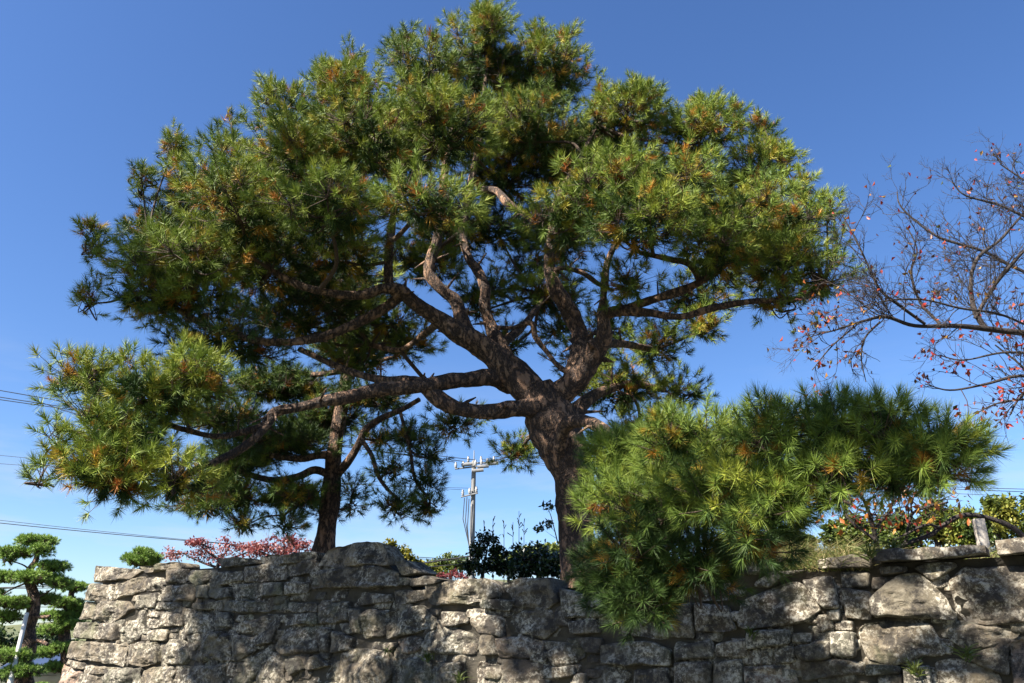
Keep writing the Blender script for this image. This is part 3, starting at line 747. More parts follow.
BD = dict(tone0=0.05, old=0.25)  # hanging pads coloured darker, putting the bough's underside shade into the needles
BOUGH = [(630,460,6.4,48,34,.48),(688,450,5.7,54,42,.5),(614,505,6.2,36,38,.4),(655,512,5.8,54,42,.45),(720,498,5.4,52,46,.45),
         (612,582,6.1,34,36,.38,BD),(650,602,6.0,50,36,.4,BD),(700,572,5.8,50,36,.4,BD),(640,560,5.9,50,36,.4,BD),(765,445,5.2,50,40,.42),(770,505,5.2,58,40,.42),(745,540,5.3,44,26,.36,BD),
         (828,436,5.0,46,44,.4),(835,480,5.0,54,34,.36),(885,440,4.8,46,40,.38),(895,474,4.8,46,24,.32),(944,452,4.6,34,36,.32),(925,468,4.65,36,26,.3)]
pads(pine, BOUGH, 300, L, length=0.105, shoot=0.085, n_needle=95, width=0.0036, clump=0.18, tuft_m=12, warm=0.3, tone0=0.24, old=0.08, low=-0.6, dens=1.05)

b2 = W(324, 552, 13.4); b2[2] = height(b2[0], b2[1]) - 0.05
pine2 = thing('pine_tree', b2, 'slimmer pine with straight bare trunk growing behind the wall, left of the huge pine', 'tree')
L2 = []
g = Geo()
sp = [(324,556,13.4,27),(326,530,13.4,23),(329,500,13.4,21),(334,465,13.4,19),(339,430,13.4,17),(343,395,13.4,15),(347,360,13.4,13),(350,320,13.4,10),(352,280,13.4,6)]
L2.append(limbs(g, sp, 16, 6, 0.10)); g.build('trunk', M_bark, pine2, smooth=True)
for sp in [[(336,475,13.4,10),(347,462,13.2,9),(358,445,13.1,9),(366,430,13.0,9),(382,418,12.9,8),(400,410,12.8,7),(420,399,12.7,6)],
           [(334,478,13.4,10),(315,470,13.2,9),(298,477,13.0,8),(275,480,12.9,8),(250,475,12.8,6),(230,466,12.8,5)],
           [(337,455,13.4,11),(320,455,13.1,9),(300,458,12.9,8),(270,455,12.8,6)],
           [(362,440,13,5),(372,455,12.8,5),(378,475,12.7,5),(388,490,12.6,4),(400,500,12.6,3)],
           [(400,410,12.8,4),(410,450,12.6,4),(415,480,12.6,4),(430,500,12.6,3)],
           [(326,520,13.4,5),(312,485,13.2,4),(300,500,13.0,4),(285,515,12.9,3)],
           [(345,380,13.4,8),(370,365,13.4,6),(400,355,13.4,4)],[(346,370,13.4,8),(315,375,13.6,6),(280,370,13.8,4)]]:
    g = Geo(); L2.append(limbs(g, sp, 8, 5, 0.1)); g.build('limb', M_bark, pine2, smooth=True)
pads(pine2, [(285,445,13.0,50,18,.7),(225,470,12.9,42,20,.7),(300,497,13.0,34,16,.6),(240,500,12.9,34,14,.6),(285,525,13,20,9,.4),
             (410,440,12.8,26,16,.5),(392,470,12.7,22,14,.5),(425,482,12.6,18,14,.4),(395,508,12.6,26,13,.5),(430,508,12.7,12,8,.3),(352,500,13.4,12,26,.4),
             (370,400,13.4,40,14,.7),(330,420,13.8,40,16,.7),(280,390,13.8,60,22,.8),(220,420,13.6,50,20,.7),(205,505,12.9,40,14,.5),(360,350,13.8,50,26,.8),(245,525,13,24,10,.4),(255,455,13.6,50,20,.7),(310,430,13.8,40,18,.7),(215,492,13.3,36,14,.5),(330,515,13.8,14,10,.4),(280,500,13.4,34,14,.6),(430,455,13,20,12,.4),(380,440,13.4,24,14,.5)],
     500, L2, dens=1.35, n_needle=46, width=0.0075, clump=0.26, tuft_m=9, length=0.13, warm=0.25, tone0=0.15, inner=3)

# unseen pines added behind the viewer, pads placed to shade wall and bough
LS = np.array(sd)
def shade_pine(x, y, label, targets, seed):
    t = thing('added_shade_pine', (x, y, 0), label, 'tree', 'unseen pines added for shade')
    top = max(c[2] for c, r in targets)
    g = Geo(); S = spline([(x, y, -.2, .34), (x + .1, y, 2.5, .26), (x - .1, y + .1, 6, .2), (x, y, top - .5, .12)], 6)
    tube(g, S[:, :3], S[:, 3], 12, .5, .12); g.build('trunk', M_bark, t, smooth=True)
    for k, (c, r) in enumerate(targets):
        pad(t, c, (r, r, r * .6), np.random.default_rng(seed + k), [S], n_needle=34, width=0.012, dens=1.15, tuft_m=7, clump=min(.24, r * .5), warm=0.3, inner=5.0, low=-1.0)
def above(px, py, r, dist=12.5):
    u, z = px_wall(px, py); return (wall_pt(u, z) + LS * dist, r + .27)
def above3(px, py, Y, r, dist=9.0):
    return (W(px, py, Y) + LS * dist, r + .22)
shade_pine(-10.6, 5.2, 'unseen pine added behind the viewer to shade the left part of the wall', [above(232, 578, .6), above(295, 575, .6), above(218, 622, .45), above(282, 610, .42), above(355, 575, .45), above(335, 622, .3), above(205, 662, .35), above(395, 600, .25), above(255, 655, .1), above(175, 592, .1),
    above3(280, 470, 13, .7, 15), above3(400, 460, 12.7, .5, 14)], 900)
shade_pine(-7.4, 3.2, 'unseen pine added behind the viewer to shade the right part of the wall', [above(530, 612, .42), above(585, 605, .6), above(660, 620, .75), above(725, 655, .5), above(700, 585, .6),
    above(790, 655, .0), above(845, 590, -.1), above(945, 645, -.13), above(1012, 665, .0), above(610, 660, .0), above(900, 565, -.1), above(985, 585, -.14), above3(575, 535, 9.8, .3), above3(850, 455, 5.0, .2), above3(915, 460, 4.75, .25)], 950)

# ------------------------------------------------------------------ cherries at the right
def grow(g, p, d, r, L, depth, rng, leaf, curve=0.35, up=0.05, seg=4):
    n = 5; P = [np.array(p)]; d = norm(d)
    for i in range(n):
        d = norm(d + rng.normal(0, curve / 2, 3) + UP * up); P.append(P[-1] + d * L / n)
    P = np.array(P); rr = np.linspace(r, r * 0.45, n + 1)
    tube(g, P, rr, seg if r > 0.006 else 3, 0.5, 0, False)
    leaf.append(P[-1]); 
    if depth > 0:
        for k in range(rng.integers(2, 5)):
            t = rng.uniform(0.25, 1.0); i = min(n - 1, int(t * n)); q = P[i] + (P[i + 1] - P[i]) * (t * n - i)
            nd = norm(norm(P[i + 1] - P[i]) + norm(rng.normal(size=3)) * 0.85)
            grow(g, q, nd, r * 0.68, L * rng.uniform(0.5, 0.8), depth - 1, rng, leaf, curve, up, seg)

def cherry(loc, label, spec, seed, n_tw, Ltw, leaf_p, tones, lsize, r_tw, dense_x=None, dense_z=0):
    rng = np.random.default_rng(seed)
    t = thing('cherry_tree', loc, label, 'tree', None)
    gl = Geo(); tips = []
    gt = Geo()
    f = W(*spec[0][0][:3]); hi = W(spec[0][0][0] + 20, 150, spec[0][0][2] + 0.3)
    S = spline([list(loc - UP * 0.2) + [0.17], list(loc + np.array([0.05, 0.02, 0.7])) + [0.13], list(f + np.array([0.22, 0, -0.3])) + [0.105], list(f + np.array([0.25, 0, 0.35])) + [0.08], list(hi) + [0.02]], 8)
    ST_ = S
    tube(gt, S[:, :3], S[:, 3], 12, 0.5, 0.08); gt.build('trunk', M_cherry, t, smooth=True)
    gw = Geo()
    for i, sp in enumerate(spec):
        sp = [(a, b, c, d * 0.82) for a, b, c, d in sp]
        g = Geo(); pre = None
        if sp[0][0] > 1024:                                       # rises from the trunk, out of frame
            q0 = W(*sp[0][:3]); q0[2] -= 0.35; jn = int(np.linalg.norm(ST_[:, :3] - q0, axis=1).argmin())
            pre = list(ST_[jn, :3]) + [min(ST_[jn, 3], 0.6 * sp[0][3] * mpp(*sp[0][:3]) + 0.008)]
        S = limbs(g, sp, 7, 6, 0.12, pre); g.build('branch', M_cherry, t, smooth=True)
        ln = np.linalg.norm(np.diff(S[:, :3], axis=0), axis=1).sum()
        for k in range(max(3, int(n_tw * ln))):
            j = rng.integers(int(len(S) * 0.1), len(S) - 1)
            d = norm(S[j + 1, :3] - S[j, :3]) * 0.8 + norm(rng.normal(size=3)) * 0.75 + UP * 0.12
            grow(gw, S[j, :3], d, min(S[j, 3] * 0.6, r_tw), Ltw * rng.uniform(0.6, 1.3) * (0.6 if S[j, 3] < 0.014 else 1.0), 3 if dense_x is not None else 2, rng, tips)
    gw.build('twigs', M_cherry, t)
    tips = np.array(tips)
    sel = tips[rng.random(len(tips)) < leaf_p]
    if dense_x is not None:                                       # leaves still crowd the ends of the lowest boughs
        nr = tips[(tips[:, 0] < dense_x) & (tips[:, 0] > dense_x - 0.36) & (tips[:, 2] < dense_z)]
        nr = nr[rng.random(len(nr)) < min(1.0, 120 / max(1, len(nr)))]
        sel = np.concatenate([sel] + [nr + rng.normal(0, 0.03, nr.shape) for _ in range(1)])
    tn = rng.choice(tones, len(sel))
    if dense_x is not None: tn[len(sel) - len(nr):] = rng.choice([0.0, 0.05, 0.1, 0.15, 0.2, 0.42, 0.62, 0.75, 0.85, 0.92], len(nr))
    leaves(gl, sel, lsize, rng, tn, up=0.8, fold=0.9)
    gl.build('leaves', M_leaf, t)
    return t
TONES = [0.0, 0.1, 0.2, 0.35, 0.4, 0.42, 0.5, 0.6, 0.6, 0.75]
c1 = np.array([6.3, 7.0, height(6.3, 7.0)])
cherry(c1, 'nearly bare cherry tree reaching in from the right with dark twigs and few red leaves', [
 [(1120,350,6.9,14),(1060,337,6.9,10),(1010,331,6.9,8),(960,327,6.8,6.5),(915,326,6.7,6),(885,317,6.6,4.5),(860,322,6.6,3.5),(835,330,6.5,2.5),(812,336,6.5,1.6)],
 [(985,328,6.9,7),(974,310,6.9,7),(971,282,6.9,6),(978,258,6.9,5),(1000,240,7.0,4),(1024,213,7,3),(1050,190,7,2)],
 [(975,318,6.9,6),(990,292,6.8,5),(1005,272,6.7,5),(1030,245,6.6,4),(1060,225,6.6,3)],
 [(925,324,6.7,5),(900,306,6.6,4.5),(880,290,6.5,4),(868,265,6.4,3),(855,238,6.4,2.4),(842,215,6.4,1.5)],
 [(1080,290,7.0,6),(1040,278,7.0,5),(1010,265,7,4.5),(980,250,7,4),(940,238,7.0,3.2),(915,220,7,2.6),(900,205,7,2),(897,192,7,1.4)],
 [(940,324,6.8,4.5),(920,302,6.9,4),(911,272,6.9,3),(917,250,6.9,2.2),(908,228,6.9,1.5)],
 [(1070,215,7.1,5),(1040,222,7.1,4),(1000,205,7.1,3.2),(965,195,7.1,2.5),(952,182,7.1,1.5)],
 [(1070,205,7.2,4),(1040,190,7.2,3),(1012,172,7.2,2),(1000,164,7.2,1.4)],
 [(880,322,6.6,3),(865,338,6.5,2.5),(861,358,6.5,2),(866,382,6.5,1.3)],
 [(860,322,6.6,2.5),(832,346,6.4,2),(812,370,6.4,1.3)],
 [(1040,330,6.9,4),(1000,315,6.6,3.5),(960,308,6.5,3),(925,300,6.4,2.5),(890,300,6.4,1.8),(850,310,6.4,1.3)]],
 21, 9.0, 0.42, 0.045, TONES + [0.8, 0.9], 0.055, 0.0056, 2.88, 4.75)
c2_ = np.array([9.2, 11.5, 0.0]); c2_[2] = height(9.2, 11.5)
cherry(c2_, 'more distant thin cherry tree with small dark red leaves, lower at the right edge', [
 [(1110,395,11,9),(1060,382,11,7),(1020,376,11,5),(985,384,11,3.5),(950,390,11,2.2),(925,384,11,1.4)],
 [(1070,362,11,5),(1010,352,11,3.5),(965,360,11,2.2),(938,355,11,1.4)],
 [(1070,392,11,5),(1035,398,11,3.5),(995,404,11,2.4),(960,424,11,1.4)],
 [(1040,378,11,4),(1015,360,11,3),(995,345,11,2)],[(1045,380,11,4),(1020,398,11,3),(1010,415,11,2)]],
 33, 6.5, 0.5, 0.42, [0.1, 0.2, 0.3, 0.35, 0.4, 0.5], 0.095, 0.008)

# sapling with coloured leaves and an arched branch on the wall top
sp0 = W(900, 552, 7.6); sp0[2] = height(sp0[0], sp0[1])
sap = thing('cherry_sapling', sp0, 'low bush with orange and red leaves on the wall top under the bough tip', 'shrub')
rng = np.random.default_rng(5); tips = []
g = Geo()
for sp in [[(878,556,7.7,6),(874,530,7.6,5),(866,505,7.5,4),(855,485,7.5,2)],[(878,556,7.7,5),(905,545,7.7,5),(930,535,7.7,5),(940,528,7.7,5),(960,516,7.7,5.5),(985,517,7.7,6),(1010,526,7.7,6.5),(1028,542,7.7,7)],
           [(905,542,7.7,4),(912,515,7.6,3.5),(925,508,7.6,3),(948,502,7.5,2)],[(912,515,7.6,3),(910,500,7.6,2),(905,488,7.5,1.5)],[(874,530,7.6,4),(890,510,7.6,3),(895,490,7.6,2)],
           [(875,540,7.6,4),(850,520,7.6,3),(840,500,7.6,2)],[(940,528,7.7,3),(925,525,7.6,3),(895,540,7.6,3)]]:
    g = Geo(); S = limbs(g, sp, 7, 5, 0.08); g.build('branch', M_cherry, sap, smooth=True)
    gw = Geo()
    if sp[-1][0] < 1000:
        for k in range(7):
            j = rng.integers(len(S) // 3, len(S) - 1)
            grow(gw, S[j, :3], norm(rng.normal(size=3)) + UP * 0.4, 0.006, 0.28, 1, rng, tips)
        gw.build('twigs', M_cherry, sap)
tips = np.array(tips)
g = Geo(); 
tt = tips[rng.integers(0, len(tips), 420)] + rng.normal(0, 0.09, (420, 3))
leaves(g, tt, 0.075, rng, rng.choice([0.2, 0.4, 0.45, 0.6, 0.62, 0.68, 0.75, 0.8, 0.9, 1.0], 420), up=0.6)
g.build('leaves', M_leaf, sap)

# weathered post
p0 = W(985, 552, 7.25); p1 = W(978, 519, 7.25)
post = Geo()
def bar(g, a, b, w, d, tone=0.5, side=None, bev=0.12):
    a, b = np.asarray(a, float), np.asarray(b, float); ax = norm(b - a)
    s = norm(np.cross(ax, [0, 1, 0.01])) if side is None else norm(np.asarray(side, float)); f = norm(np.cross(s, ax))
    pts = []
    for (x, y) in ((-1, -1 + bev), (-1 + bev, -1), (1 - bev, -1), (1, -1 + bev), (1, 1 - bev), (1 - bev, 1), (-1 + bev, 1), (-1, 1 - bev)):
        pts.append(s * x * w / 2 + f * y * d / 2)
    V = [a + q for q in pts] + [b + q for q in pts]
    g.add(V, [[i, (i + 1) % 8, 8 + (i + 1) % 8, 8 + i] for i in range(8)], tone); g.add(V, [list(range(8))[::-1], list(range(8, 16))], tone)
p0[2] = height(p0[0], p0[1]) - 0.1
bar(post, p0, p1, 0.085, 0.07)
tag(post.build('wooden_post', M_post, None, p0), 'short pale leaning wooden post behind the stone beam on the wall top', 'post')

# ------------------------------------------------------------------ broadleaf trees, shrubs
def crown_tree(name, loc, top, label, cat, blobs, seed, mat, lsize, n, tones, trunk_r, group=None, barkm=None):
    """blobs: (centre, radii) in metres"""
    rng = np.random.default_rng(seed)
    t = thing(name, loc, label, cat, group)
    g = Geo()
    S = spline([list(loc - UP * 0.15) + [trunk_r * 1.25], list(0.5 * (loc + top) + rng.normal(0, 0.02 + trunk_r, 3)) + [trunk_r * 0.8], list(top) + [trunk_r * 0.45]], 5)
    tube(g, S[:, :3], S[:, 3], 8, 0.5, 0.08)
    gl = Geo()
    for (c, r) in blobs:
        c = np.asarray(c, float); r = np.asarray(r, float)
        j = int(np.linalg.norm(S[:, :3] - c, axis=1).argmin()); a = S[max(0, j - 2)]
        q = spline([a[:3], 0.5 * (a[:3] + c) - UP * r[2] * 0.15, c], 4)
        tube(g, q, np.linspace(trunk_r * 0.5, trunk_r * 0.15, len(q)), 5, 0.5, 0, False)
        nk = 9
        for k in range(nk):
            d = norm(rng.normal(size=3)); cc = c + d * r * rng.uniform(0.5, 0.95)
            m = n // nk
            P = cc + rng.normal(size=(m, 3)) * r * 0.24
            leaves(gl, P, lsize, rng, np.clip(rng.choice(tones) + rng.normal(0, 0.08, m), 0, 1))
            tube(g, np.array([c, cc]), [trunk_r * 0.16, trunk_r * 0.06], 3, 0.5, 0, False)
    g.build('trunk', barkm or M_cherry, t, smooth=True)
    gl.build('crown', mat, t)
    return t
def px_blobs(L):
    out = []
    for px, py, Y, rx, ry in L:
        s = mpp(px, py, Y); out.append((W(px, py, Y), (rx * s, rx * s * 0.9, ry * s)))
    return out
def stand(px, py, Y, z=None):
    p = W(px, py, Y); p[2] = height(p[0], p[1]) if z is None else z
    return p
crown_tree('evergreen_bush', stand(476, 585, 12.5), W(487, 550, 12.5), 'tall dark glossy evergreen bush in front of the utility pole', 'bush',
           px_blobs([(488,543,12.5,13,9),(498,552,12.4,9,8),(478,552,12.5,7,7),(484,566,12.4,12,8),(470,568,12.5,5,5),(500,566,12.4,9,6)]), 1, M_bush, 0.075, 300, [0.1, 0.4, 0.8], 0.03)
crown_tree('evergreen_bush', stand(538, 588, 12.3), W(536, 556, 12.3), 'broad low dark evergreen bush beside the foot of the huge pine', 'bush',
           px_blobs([(520,555,12.3,12,9),(538,552,12.2,13,10),(552,562,12.3,11,9),(528,567,12.2,14,7),(512,566,12.3,8,7),(546,572,12.2,14,6),(530,560,12.1,18,10),(545,564,12.1,14,10),(516,572,12.1,14,7)]), 2, M_bush, 0.075, 300, [0.1, 0.4, 0.8], 0.03)
crown_tree('young_shrub', stand(398, 580, 11.6), W(399, 556, 11.6), 'small sparse yellow green shrub behind the step in the wall top', 'shrub',
           px_blobs([(397,551,11.6,10,6),(404,558,11.6,9,5),(415,562,11.6,6,3),(392,545,11.6,5,5)]), 3, M_green, 0.075, 170, [0.8, 0.95, 1.0], 0.012)
# sprig on the trunk's left side
crown_tree('leafy_shoot', W(558, 532, 9.75), W(547, 508, 9.75), 'thin leafy shoot rising along the left side of the pine trunk', 'shoot',
           px_blobs([(547,506,9.75,6,5),(541,527,9.75,4,4),(549,523,9.75,3,3)]), 4, M_bush, 0.06, 45, [0.2, 0.6], 0.006)
# maples
for i, (px, py, Y, bl) in enumerate([
    (222, 580, 19, [(208,547,19,18,8),(230,545,19,16,8),(182,553,19,17,7),(250,551,19,13,8),(222,557,19,26,7),(196,542,19,10,4)]),
    (286, 580, 18, [(284,541,18,16,6),(268,547,18,16,7),(300,547,18,12,7),(285,553,18,22,7),(256,550,18,12,6)])]):
    crown_tree('maple_tree', stand(px, py, Y), W(px, py - 26, Y), ['wider red leaved maple behind the wall, left of the other maple', 'red leaved maple behind the wall, next to the slim pine trunk'][i], 'tree',
               px_blobs(bl), 60 + i, M_maple, 0.075, 330, [0.1, 0.4, 0.7, 0.9], 0.07, 'red maples behind the wall')
# small pine whose top shows over the wall
q = stand(142, 590, 17)
sm = thing('small_pine', q, 'top of a small bright green pine just above the wall near its left corner', 'tree')
g = Geo(); S = spline([list(q) + [0.08], list(W(143, 566, 17)) + [0.05], list(W(144, 553, 17)) + [0.02]], 5); tube(g, S[:, :3], S[:, 3], 7, .5, .1); g.build('trunk', M_bark, sm, smooth=True)
pads(sm, [(143,554,17,10,2.5,.3),(133,559,17,9,2.5,.3),(151,559,17,9,3,.3),(143,562,17,13,3,.4)], 700, [S], dens=2.2, n_needle=30, width=0.009, clump=0.08, tuft_m=5, length=0.07, shoot=.04, warm=0.0, tone0=0.35, low=0.0, up=0.8, inner=0.5, mat=M_needle_bright)

# ------------------------------------------------------------------ garden pines at the far left
def ground_at(px, py, Y):
    p = W(px, py, Y); p[2] = 0.0; return p
q = ground_at(26, 700, 25)
gp = thing('garden_pine', q, 'pruned garden pine with flat cloud shaped tiers at the left edge', 'tree')
g = Geo(); LG = []
A = [list(q) + [0.32]] + [list(W(x, y, 25)) + [r] for x, y, r in ((24,683,.26),(22,665,.23),(29,648,.20),(28,630,.19),(33,612,.18),(34,596,.15),(28,575,.11),(36,560,.08),(38,545,.05))]
S = spline(A, 6); tube(g, S[:, :3], S[:, 3], 12, .5, .12); LG.append(S); g.build('trunk', M_bark, gp, smooth=True)
g = Geo(); LG.append(limbs(g, [(28,642,25,6),(38,641,24.8,5),(48,645,24.6,4)], 8, 4)); g.build('limb', M_bark, gp, smooth=True)
g = Geo(); LG.append(limbs(g, [(33,616,25,5),(42,617,24.8,4),(50,616,24.6,3)], 8, 4)); g.build('limb', M_bark, gp, smooth=True)
PK = dict(n_needle=26, width=0.016, length=0.10, shoot=0.05, warm=0.0, tone0=0.41, low=-0.1, up=1.5, clump=0.16, tuft_m=8, dens=1.6, twig_s=1.6, inner=0.6, mat=M_needle_bright)
pads(gp, [(36,542,25,20,4,.6),(16,554,25,14,4,.6),(42,551,24.7,11,3,.5),(53,568,25,15,5,.6),(36,579,24.8,24,5,.7),(4,578,25,14,5,.6),(60,584,25,12,3,.5),
          (10,560,25.2,6,3,.4),(12,604,24.8,20,5,.7),(6,618,25,14,4,.6),(10,657,24.6,20,5,.7),(24,672,24.6,18,5,.6),(0,597,25.2,8,4,.4),(46,600,25.6,14,4,.5)], 720, LG, **PK)
q = ground_at(70, 700, 31)
gp2 = thing('garden_pine', q, 'second pruned pine, half hidden between the wall corner and the left edge pine', 'tree')
g = Geo(); S = spline([list(q) + [0.3]] + [list(W(x, y, 31)) + [r] for x, y, r in ((68,660,.24),(64,630,.2),(70,605,.14),(72,585,.07))], 6); tube(g, S[:, :3], S[:, 3], 10, .5, .12); g.build('trunk', M_bark, gp2, smooth=True)
pads(gp2, [(74,588,31,14,4,.6),(66,604,30.8,18,5,.7),(60,617,31,18,5,.7),(72,626,31,14,5,.6),(52,631,30.7,14,5,.6),(46,654,30.7,13,6,.6),(66,648,31,14,6,.6),(58,668,31,14,5,.6),(80,612,31.4,12,6,.6),(40,690,30.7,12,5,.6)], 760, [S], **PK)
# prop pole
g = Geo(); a, b = W(17, 655, 24.4), W(27, 613, 24.7); d = norm(b - a); a2 = a - d * (a[2] / d[2])
tube(g, np.array([a2, b]), [0.07, 0.06], 10)
tag(g.build('prop_pole', M_white, None, a2), 'slanting white pole propping the pruned pine at the left edge', 'pole')
# hedge trees behind them
for i, (px, Y, bl, lb) in enumerate([(8, 38, [(5,640,38,18,12),(22,650,38,14,12),(-12,650,38,18,14),(10,668,38,22,14)], 'dark bushy tree behind the pruned pine at the left edge'),
                                     (52, 44, [(48,640,44,16,12),(66,652,44,14,14),(40,660,44,12,12)], 'dark bushy tree behind the second pruned pine')]):
    crown_tree('bushy_tree', ground_at(px, 690, Y), W(px, 655, Y), lb, 'tree', px_blobs(bl), 80 + i, M_green, 0.22, 900, [0.0, 0.15, 0.3], 0.15, 'bushy trees behind the garden pines')
# house with a blue roof
hc = ground_at(44, 690, 36); hs = mpp(44, 662, 36)
house = thing('house', hc, 'low house with blue roof and ochre wall between the garden pines', 'house')
z1 = W(44, 669, 36)[2]; z2 = W(44, 661, 36)[2]; hw = 1.6
g = Geo()
def box(g, x0, x1, y0, y1, z0, z1, tone=.5):
    V = [(x, y, z) for z in (z0, z1) for x, y in ((x0, y0), (x1, y0), (x1, y1), (x0, y1))]
    g.add(V, [[3, 2, 1, 0], [4, 5, 6, 7], [0, 1, 5, 4], [1, 2, 6, 5], [2, 3, 7, 6], [3, 0, 4, 7]], tone)
box(g, hc[0] - hw, hc[0] + hw, 36, 39, 0, z1); g.build('wall', M_plaster, house)
g = Geo(); x0, x1 = hc[0] - hw - .3, hc[0] + hw + .3
V = [(x0, 35.6, z1), (x1, 35.6, z1), (x1, 39.4, z1), (x0, 39.4, z1), (x0, 37.5, z2 + .35), (x1, 37.5, z2 + .35)]
g.add(V, [[0, 1, 5, 4], [2, 3, 4, 5]]); g.add(V, [[1, 2, 5], [3, 0, 4]]); g.add(V, [[3, 2, 1, 0]]); g.build('roof', M_blue, house)
g = Geo(); box(g, hc[0] - .5, hc[0] + .4, 35.95, 36.02, .5, z1 - .25); g.build('window', M_glass, house)

# ------------------------------------------------------------------ utility pole and lines
PY = 40.0
pb = W(471, 560, PY); pb[2] = 0
ptop = W(474, 461, PY); ptop[0] = pb[0] + 0.06
up_ = thing('utility_pole', pb, 'grey concrete utility pole with crossarms and insulators in the gap left of the trunk', 'utility pole')
g = Geo(); tube(g, np.array([pb, pb * .5 + ptop * .5, ptop]), [0.17, 0.14, 0.11], 14); g.build('pole', M_conc, up_, smooth=True)
def arm(px0, py0, px1, py1, ins, dY=0.0):
    a, b = W(px0, py0, PY + dY), W(px1, py1, PY + dY)
    g = Geo(); bar(g, a, b, 0.07, 0.07); o = g.build('crossarm', M_steel, up_)
    out = []
    for t in ins:
        c = a + (b - a) * t
        g = Geo(); tube(g, np.array([c + UP * .05, c + UP * .10, c + UP * .14, c + UP * .2, c + UP * .24, c + UP * .34]), [.04, .08, .05, .09, .05, .05], 10)
        g.build('insulator', M_porc, o, smooth=True); out.append(c + UP * .34)
    return out
i1 = arm(455, 469, 488, 465, (0.02, 0.25, 0.62, 0.8, 0.98), -0.2)
i2 = arm(465, 463, 497, 463, (0.1, 0.5, 0.9), 0.2)
i3 = arm(461, 497, 478, 493, (0.1, 0.5, 0.9), -0.2)
for px, py in ((467, 465), (483, 467), (493, 464), (478, 471)):
    g = Geo(); c = W(px, py, PY - .35); bar(g, c - np.array([.28, 0, 0]), c + np.array([.28, 0, .06]), .16, .16, bev=.3); g.build('switch_box', M_steel, up_)
g = Geo(); tube(g, np.array([ptop - UP * .1, ptop + UP * .55]), [.035, .02], 8); g.build('peak_rod', M_porc, up_)
for k, (px, y0, y1) in enumerate(((467, 497, 545), (464.5, 498, 540), (469, 499, 556))):
    g = Geo(); tube(g, np.array([W(px, y0, PY - .3), W(px - 1.5, .5 * (y0 + y1), PY - .3), W(471, y1 + 14, PY - .2)]), .022, 5); g.build('drop_cable', M_cable, up_)
def wire(a, b, sag, r, label, group):
    t = np.linspace(0, 1, 24)[:, None]; P = a + (b - a) * t; P[:, 2] -= sag * 4 * (t * (1 - t))[:, 0]
    g = Geo(); tube(g, P, r * 0.75, 5)
    tag(g.build('power_line', M_cable, None, a), label, 'cable', group)
GL, GR, GM = 'upper cables left of the utility pole', 'cables right of the utility pole', 'lower cables left of the utility pole'
for k, (dy, e) in enumerate(((0, i1[0]), (9, i1[1]), (13, i1[2]))):
    wire(W(-120, 369 + dy, 30), e, 0.15, 0.024, ['topmost of the three dark cables entering at the left edge beside the lower bough', 'middle of the three dark cables entering at the left edge beside the lower bough', 'lowest of the three dark cables entering at the left edge beside the lower bough'][k], GL)
for k, (y, e) in enumerate(((447, i3[0]), (458, i3[1]))):
    wire(W(-120, y - 4, 33), e, 0.2, 0.013, ['upper of the two faint thin cables meeting the left edge behind the lower bough', 'lower of the two faint thin cables meeting the left edge behind the lower bough'][k], 'faint cables left of the utility pole')
for k, (y, yb, r) in enumerate(((508, 562, .014), (512, 560, .022))):
    wire(W(-120, y - 2, 32), W(471, yb, PY - .25), 0.2, r, ['thin cable passing low above the red maples, higher at the left edge', 'thicker cable passing low above the red maples toward the utility pole'][k], GM)
wire(W(300, 575, 38), W(471, 556, PY - .25), 0.1, 0.05, 'thick dark bundled cable running left from low on the utility pole', 'low bundled cables')
wire(W(300, 572, 38), W(471, 563, PY - .25), 0.1, 0.03, 'thinner dark cable just under the thick bundled one at the utility pole', 'low bundled cables')
wire(i1[4], W(1160, 492, 34), 0.3, 0.02, 'upper of the cables running right from the utility pole', GR)
wire(i2[2], W(1160, 496, 34), 0.3, 0.02, 'middle of the cables running right from the utility pole', GR)
wire(i1[3], W(1160, 501, 34), 0.3, 0.015, 'lowest of the cables running right from the utility pole', GR)
wire(W(-120, 590, 32), W(110, 583, 33), 0.05, 0.03, 'dark cable crossing in front of the garden pines at the wall corner', 'cables by the garden pines')
wire(W(-120, 588, 32), W(110, 586.5, 33), 0.05, 0.022, 'second dark cable just below the first in front of the garden pines', 'cables by the garden pines')
wire(W(-120, 603, 32), W(110, 607, 33), 0.05, 0.02, 'lowest dark cable in front of the garden pines', 'cables by the garden pines')

# ------------------------------------------------------------------ trees on the hill and behind the right wall
HT = [(540,553,70,22,8,.6,'yellow green tree on the hill directly behind the broad dark bush'),(510,558,75,16,8,.5,'dull green tree on the hill between the two dark bushes'),
      (560,552,66,16,10,.55,'olive tree on the hill beside the pine trunk'),(428,569,60,12,5,.75,'yellowing tree low behind the step in the wall'),(450,562,80,18,7,.4,'green tree on the hill left of the utility pole'),
      (408,572,58,8,4,.9,'small orange tinged tree low behind the step in the wall')]
for i, (px, py, Y, rx, ry, tn, lb) in enumerate(HT):
    p = W(px, py, Y); z0 = p[2] - 3.5
    crown_tree('hillside_tree', np.array([p[0], p[1], max(-.2, min(z0, 2.0))]), p, lb, 'tree',
               px_blobs([(px - rx * .5, py + 1, Y, rx * .6, ry * .8), (px + rx * .5, py + 1, Y, rx * .6, ry * .8), (px, py - 1, Y, rx * .6, ry), (px, py + ry, Y, rx, ry)]),
               400 + i, M_green, 0.35, 700, [tn - .15, tn, tn + .12], 0.2, 'trees on the hill')
p = W(452, 573, 55)
crown_tree('red_shrub', np.array([p[0], p[1], 0.0]), p, 'dark red leaved shrub low beside the foot of the utility pole', 'shrub', px_blobs([(446,575,55,7,3),(457,574,55,7,4),(468,578,55,8,4)]), 420, M_maple, 0.2, 260, [0, 0, .05], .12)
